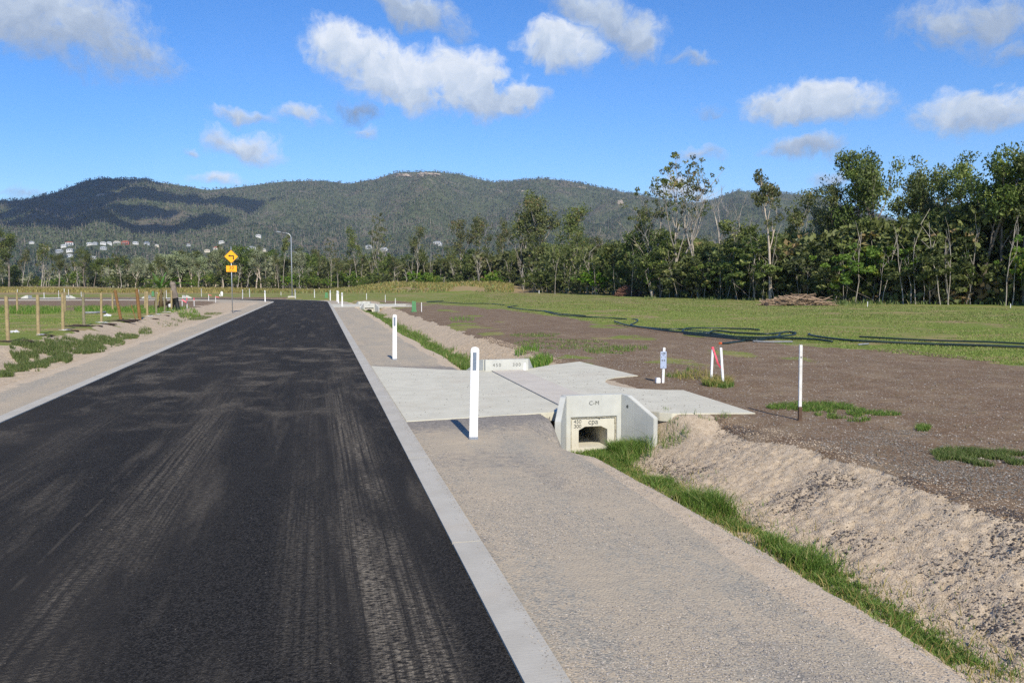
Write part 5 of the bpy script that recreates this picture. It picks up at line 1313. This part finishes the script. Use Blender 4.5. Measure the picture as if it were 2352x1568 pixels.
# houses on the lower slope
def march(u, v):
    r = ray(u, v); k = math.hypot(r[0], r[1]); ts = np.arange(1250, 3300, 4.0)/k
    X_, Y_ = r[0]*ts, r[1]*ts; Zr = CAMH+r[2]*ts; hzv = hill_z(X_, Y_); i = np.argmax(hzv > Zr); return X_[i], Y_[i], hzv[i], ts[i]*r[3]
HM = {n_: simple('house_'+n_, c_, .7, .05, .2) for n_, c_ in dict(white=(.58, .58, .57), cream=(.6, .54, .43), grey=(.36, .38, .40), red=(.40, .11, .06), blue=(.20, .26, .36), tile=(.42, .12, .07), silver=(.5, .53, .56), dark=(.12, .12, .13)).items()}
z8 = lambda x, y: (x/2.45, 600+y/2.45)
zb_ = lambda x, y: (700+x/2.4125, 850+y/2.4125)
HS = [(*z8(290, 760), 18, 'white', 'grey', 'white house with grey roof above the far left trees'), (*z8(590, 795), 22, 'white', 'silver', 'white house with silver roof, left of the red roofed one'), (*z8(640, 778), 30, 'white', 'tile', 'white house with red tiled roof high on the left slope'),
 (*z8(395, 830), 30, 'white', 'cream', 'wide pale house lowest at the left of the slope'), (*z8(450, 818), 14, 'cream', 'white', 'small cream house beside the wide pale house'), (*z8(545, 845), 26, 'grey', 'silver', 'grey house half hidden above the left treetops'), (*z8(645, 838), 26, 'white', 'grey', 'white and grey house below the red tiled one'), (*z8(640, 885), 22, 'silver', 'white', 'pale low house just above the left treetops'),
 (*z8(820, 776), 22, 'white', 'silver', 'white house, leftmost of the level row of houses'), (*z8(875, 772), 20, 'grey', 'silver', 'grey house, second in the level row of houses'), (*z8(948, 770), 22, 'white', 'white', 'white house, third in the level row of houses'), (*z8(1003, 768), 20, 'white', 'silver', 'white house just left of the big white house'),
 (*z8(1073, 768), 27, 'white', 'cream', 'big two-storey white house beside the terracotta house'), (*z8(1155, 768), 29, 'red', 'tile', 'terracotta coloured house in the level row'), (*z8(1243, 769), 22, 'white', 'silver', 'white house just right of the terracotta house'), (*z8(1350, 770), 22, 'grey', 'blue', 'grey house with blue roof, right end of the row'), (*z8(1440, 790), 18, 'cream', 'white', 'cream house below the right end of the row'),
 (*z8(950, 818), 25, 'grey', 'silver', 'grey house below the level row'), (*z8(850, 908), 27, 'white', 'white', 'white house lowest on the slope above the treetops'), (*z8(1730, 787), 17, 'grey', 'white', 'small grey house halfway between the row and the sign'), (*z8(2035, 759), 22, 'white', 'white', 'white house above and left of the yellow sign'),
 (*z8(2000, 828), 36, 'cream', 'tile', 'large cream house with red roof left of the yellow sign'), (*z8(1905, 840), 22, 'cream', 'cream', 'cream house beside the large red roofed one'), (*z8(2310, 820), 30, 'white', 'grey', 'white house right of the yellow sign'), (*z8(1690, 885), 24, 'silver', 'silver', 'silver roofed house above treetops, centre left'), (*z8(1780, 888), 17, 'silver', 'white', 'small pale house above treetops, centre left'),
 (*zb_(650, 92), 22, 'white', 'white', 'lone white house highest on the slope, left of the lamp'), (*zb_(700, 218), 18, 'cream', 'white', 'small cream house left of the street lamp'), (*zb_(890, 232), 14, 'white', 'white', 'small white house directly behind the lamp pole'), (*zb_(985, 238), 12, 'white', 'grey', 'tiny white house just right of the lamp pole'), (*zb_(1120, 260), 16, 'white', 'silver', 'small white house between the lamp and the middle gums'),
 (*zb_(1650, 190), 26, 'white', 'grey', 'white house behind the middle gums, upper left'), (*zb_(1790, 212), 28, 'white', 'silver', 'white house behind the middle gums, upper centre'), (*zb_(1955, 278), 20, 'white', 'silver', 'white house behind the middle gums, lower right'), (*zb_(1950, 368), 24, 'silver', 'silver', 'silver roofed house low behind the middle gums'), (*zb_(2270, 162), 34, 'white', 'grey', 'wide white house right of the middle gums')]
HPOS = []
for i, (u, v, wpx, wc, rc, lb) in enumerate(HS):
    x, y, z, D = march(*S(u, v+3)); W = wpx*.88/3100*D; dp = W*.6; h_ = W*.30+1.2; HPOS.append((x, y, W))
    az_ = math.atan2(x, y); root = empty('house', (x, y, z), -az_+R(random.uniform(-25, 25)), label=lb, cat='house', group='houses on the hillside')
    MB().box((0, 0, h_/2-2), (W, dp, h_+4)).build('wall', HM[wc], root)
    e_ = W*.05; rf_ = MB(); zz = h_; rp = W*.13
    vs = [(-W/2-e_, -dp/2-e_, zz), (W/2+e_, -dp/2-e_, zz), (W/2+e_, dp/2+e_, zz), (-W/2-e_, dp/2+e_, zz), (-W*.2, 0, zz+rp), (W*.2, 0, zz+rp)]
    rf_.add(vs, [(3, 2, 1, 0), (0, 1, 5, 4), (1, 2, 5), (2, 3, 4, 5), (3, 0, 4)]); rf_.build('roof', HM[rc], root)
    for k in range(3):
        MB().box((-W*.3+W*.3*k, -dp/2-.06, h_*.62), (W*.16, .12, h_*.30)).build('window', M['window'], root)
    if W > 12:
        MB().box((0, -dp/2-1.2, h_*.42), (W*.8, 2.2, .3)).build('balcony', HM['white'], root)
RK = [(925, 405, 34, 9, 'pale rock outcrop on the summit ridge, left part'), (985, 404, 50, 11, 'pale rock outcrop on the summit ridge, right part'), (450, 431, 26, 6, 'pale rock outcrop on the left ridge saddle'), (232, 449, 16, 7, 'small pale rock face on the left hill'), (1426, 468, 15, 12, 'pale rock slab on the right hill face'), (1200, 440, 8, 5, 'tiny pale rock on the middle slope')]
M['cliff'] = simple('pale_cliff', (.36, .30, .24), .95, .35, .06, bmp=2.0)
for i, (u, v, wp, hp, lb) in enumerate(RK):
    x, y, z, D = march(u, v); W = wp*1.632653/3100*D/2; Hh = hp*1.632653/3100*D/2; HPOS.append((x, y, W*1.2))
    for k in range(1):
        bm = bmesh.new(); bmesh.ops.create_icosphere(bm, subdivisions=4, radius=1)
        for v_ in bm.verts:
            n_ = fbm(np.array([v_.co.x*3+i*5.1+v_.co.z*2]), np.array([v_.co.z*3+i+v_.co.y]), 4, 8)[0]; v_.co *= .35+1.25*n_
            v_.co.x *= W; v_.co.y *= W*.6; v_.co.z *= Hh*1.25
        me_ = bpy.data.meshes.new('rock_outcrop'); bm.to_mesh(me_); bm.free()
        o = link('rock_outcrop', me_, M['cliff'], None, (x, y, z)); o.rotation_euler = (0, 0, -math.atan2(x, y)); tag(o, lb, 'rock outcrop', 'rock outcrops on the hills')
# forest covering the hills (uncountable)
n = 60000
a = rng.uniform(R(-34), R(52), n); r = RF+40+(3330-RF)*rng.uniform(0, 1, n)**.9
cam_u = None
x_, y_ = r*np.sin(a), r*np.cos(a); z_ = hill_z(x_, y_)
k_ = np.ones(n, bool)
for hx_, hy_, W in HPOS:
    rr = math.hypot(hx_, hy_); ux, uy = hx_/rr, hy_/rr
    al = (x_-hx_)*ux+(y_-hy_)*uy; ac = np.abs(-(x_-hx_)*uy+(y_-hy_)*ux)
    k_ &= ~((ac < W*.75) & (al > -70) & (al < 14))
x_, y_, z_, r = x_[k_], y_[k_], z_[k_], r[k_]; n = len(x_)
gm = fbm(x_/160, y_/160, 3, 33)
# bare pale trunks
tk = rng.uniform(0, 1, n) < .55+.5*(gm-.5); xt, yt, zt2 = x_[tk], y_[tk], z_[tk]; nt = len(xt)
h_ = rng.uniform(7, 15, nt); w_ = rng.uniform(.25, .55, nt); lx = rng.normal(0, 1.2, nt)
ca, sa = np.cos(np.arctan2(xt, yt)), np.sin(np.arctan2(xt, yt))
V = []
for (s1_, s2_) in ((1, 0), (0, 1)):
    wx, wy = (ca*w_, -sa*w_) if s1_ else (sa*w_, ca*w_)
    V.append(np.stack([np.stack([xt-wx, yt-wy, zt2-1], 1), np.stack([xt+wx, yt+wy, zt2-1], 1), np.stack([xt+wx*.3+lx, yt+wy*.3, zt2+h_], 1), np.stack([xt-wx*.3+lx, yt-wy*.3, zt2+h_], 1)], 1).reshape(-1, 3))
V = np.concatenate(V)
m, t = mat('hill_trunks'); at_ = t.node('ShaderNodeAttribute', attribute_name='tint').outputs['Fac']
out(t, pbsdf(t, t.mix(at_, (.12, .105, .09), (.29, .255, .22)), .9, spec=.1)); M['hilltrunk'] = m
tag(link('hill_trunks', np_mesh('hill_trunks', V, 4, np.arange(len(V)), attr={'tint': np.repeat(rng.uniform(0, 1, len(V)//4)**1.6, 4)}), M['hilltrunk']), 'pale storm stripped trunks covering the hills', 'trees', kind='stuff')
ck = rng.uniform(0, 1, n) > .25+.5*(gm-.5); xc, yc, zc_ = x_[ck], y_[ck], z_[ck]; nc = len(xc)
C_ = np.stack([xc, yc, zc_+rng.uniform(2.0, 7.0, nc)], 1); C_ = np.repeat(C_, 5, 0)+rng.normal(0, 1, (nc*5, 3))*np.array([2.2, 2.2, 1.6])
tn = np.clip(np.repeat(rng.uniform(0, .9, nc)*(.25+1.5*sstep(fbm(xc/240, yc/240, 3, 66), .35, .65)), 5)+rng.normal(0, .1, nc*5), 0, 1)
V, idx, tn = leaf_quads(C_, 2.1, rng, tn, .7)
m, t = mat('hill_crowns'); at_ = t.node('ShaderNodeAttribute', attribute_name='tint').outputs['Fac']
out(t, pbsdf(t, t.mix(at_, (.030, .050, .027), (.100, .125, .064)), .9, spec=.1)); M['hillcrown'] = m
tag(link('hill_crowns', np_mesh('hill_crowns', V, 4, idx, attr={'tint': tn}), M['hillcrown']), 'green scrub and tree crowns covering the hills', 'trees', kind='stuff')

# ---------------------------------------------------------------- unseen clouds overhead, added so their shade falls on the left hills
m, t = mat('shade_cloud'); out(t, pbsdf(t, (.85, .86, .9), 1.0, spec=0)); M['shade_cloud'] = m
def shade_cloud(u, v, wx, wy, seed, label, alt=1250):
    x, y, z, D = march(u, v); k_ = (alt-z)/sv.z; c = Vector((x, y, z))+sv*k_
    bm = bmesh.new(); rg = random.Random(seed)
    for i in range(9):
        mm = Matrix.Translation((rg.uniform(-.7, .7)*wx, rg.uniform(-.6, .6)*wy, rg.uniform(0, 60))) @ Matrix.Diagonal((wx*rg.uniform(.35, .55), wy*rg.uniform(.35, .6), 70, 1))
        bmesh.ops.create_icosphere(bm, subdivisions=3, radius=1, matrix=mm)
    for v_ in bm.verts:
        nn = fbm(np.array([v_.co.x/60+seed]), np.array([v_.co.y/60+v_.co.z/70]), 3, 3)[0]; v_.co += v_.co.normalized()*0+Vector((nn-.5, nn-.5, nn-.5))*40
    me_ = bpy.data.meshes.new('shade_cloud'); bm.to_mesh(me_); bm.free()
    o = link('shade_cloud', me_, M['shade_cloud'], None, c); o['kind'] = 'structure'
CLD = [(150, 438, 260, 320, 1, 'c'), (300, 446, 420, 190, 2, 'c'), (400, 462, 220, 90, 7, 'c'), (60, 455, 200, 60, 5, 'c'), (60, 504, 330, 170, 3, 'c'), (190, 515, 300, 120, 4, 'c'), (470, 508, 80, 40, 6, 'c')]
for cl_ in CLD: shade_cloud(*cl_)

# ---------------------------------------------------------------- haze
b = MB(); b.box((0, 1600, 277), (9400, 6200, 566)); hz_o = b.build('haze', None)
m, t = mat('haze'); t.node('ShaderNodeOutputMaterial', {'Volume': t.node('ShaderNodeVolumePrincipled', {'Color': (.66, .79, 1.0, 1), 'Density': .00007, 'Anisotropy': 0.0}).outputs[0]})
hz_o.data.materials.append(m); tag(hz_o, kind='stuff'); m.cycles.homogeneous_volume = True if hasattr(m.cycles, 'homogeneous_volume') else None
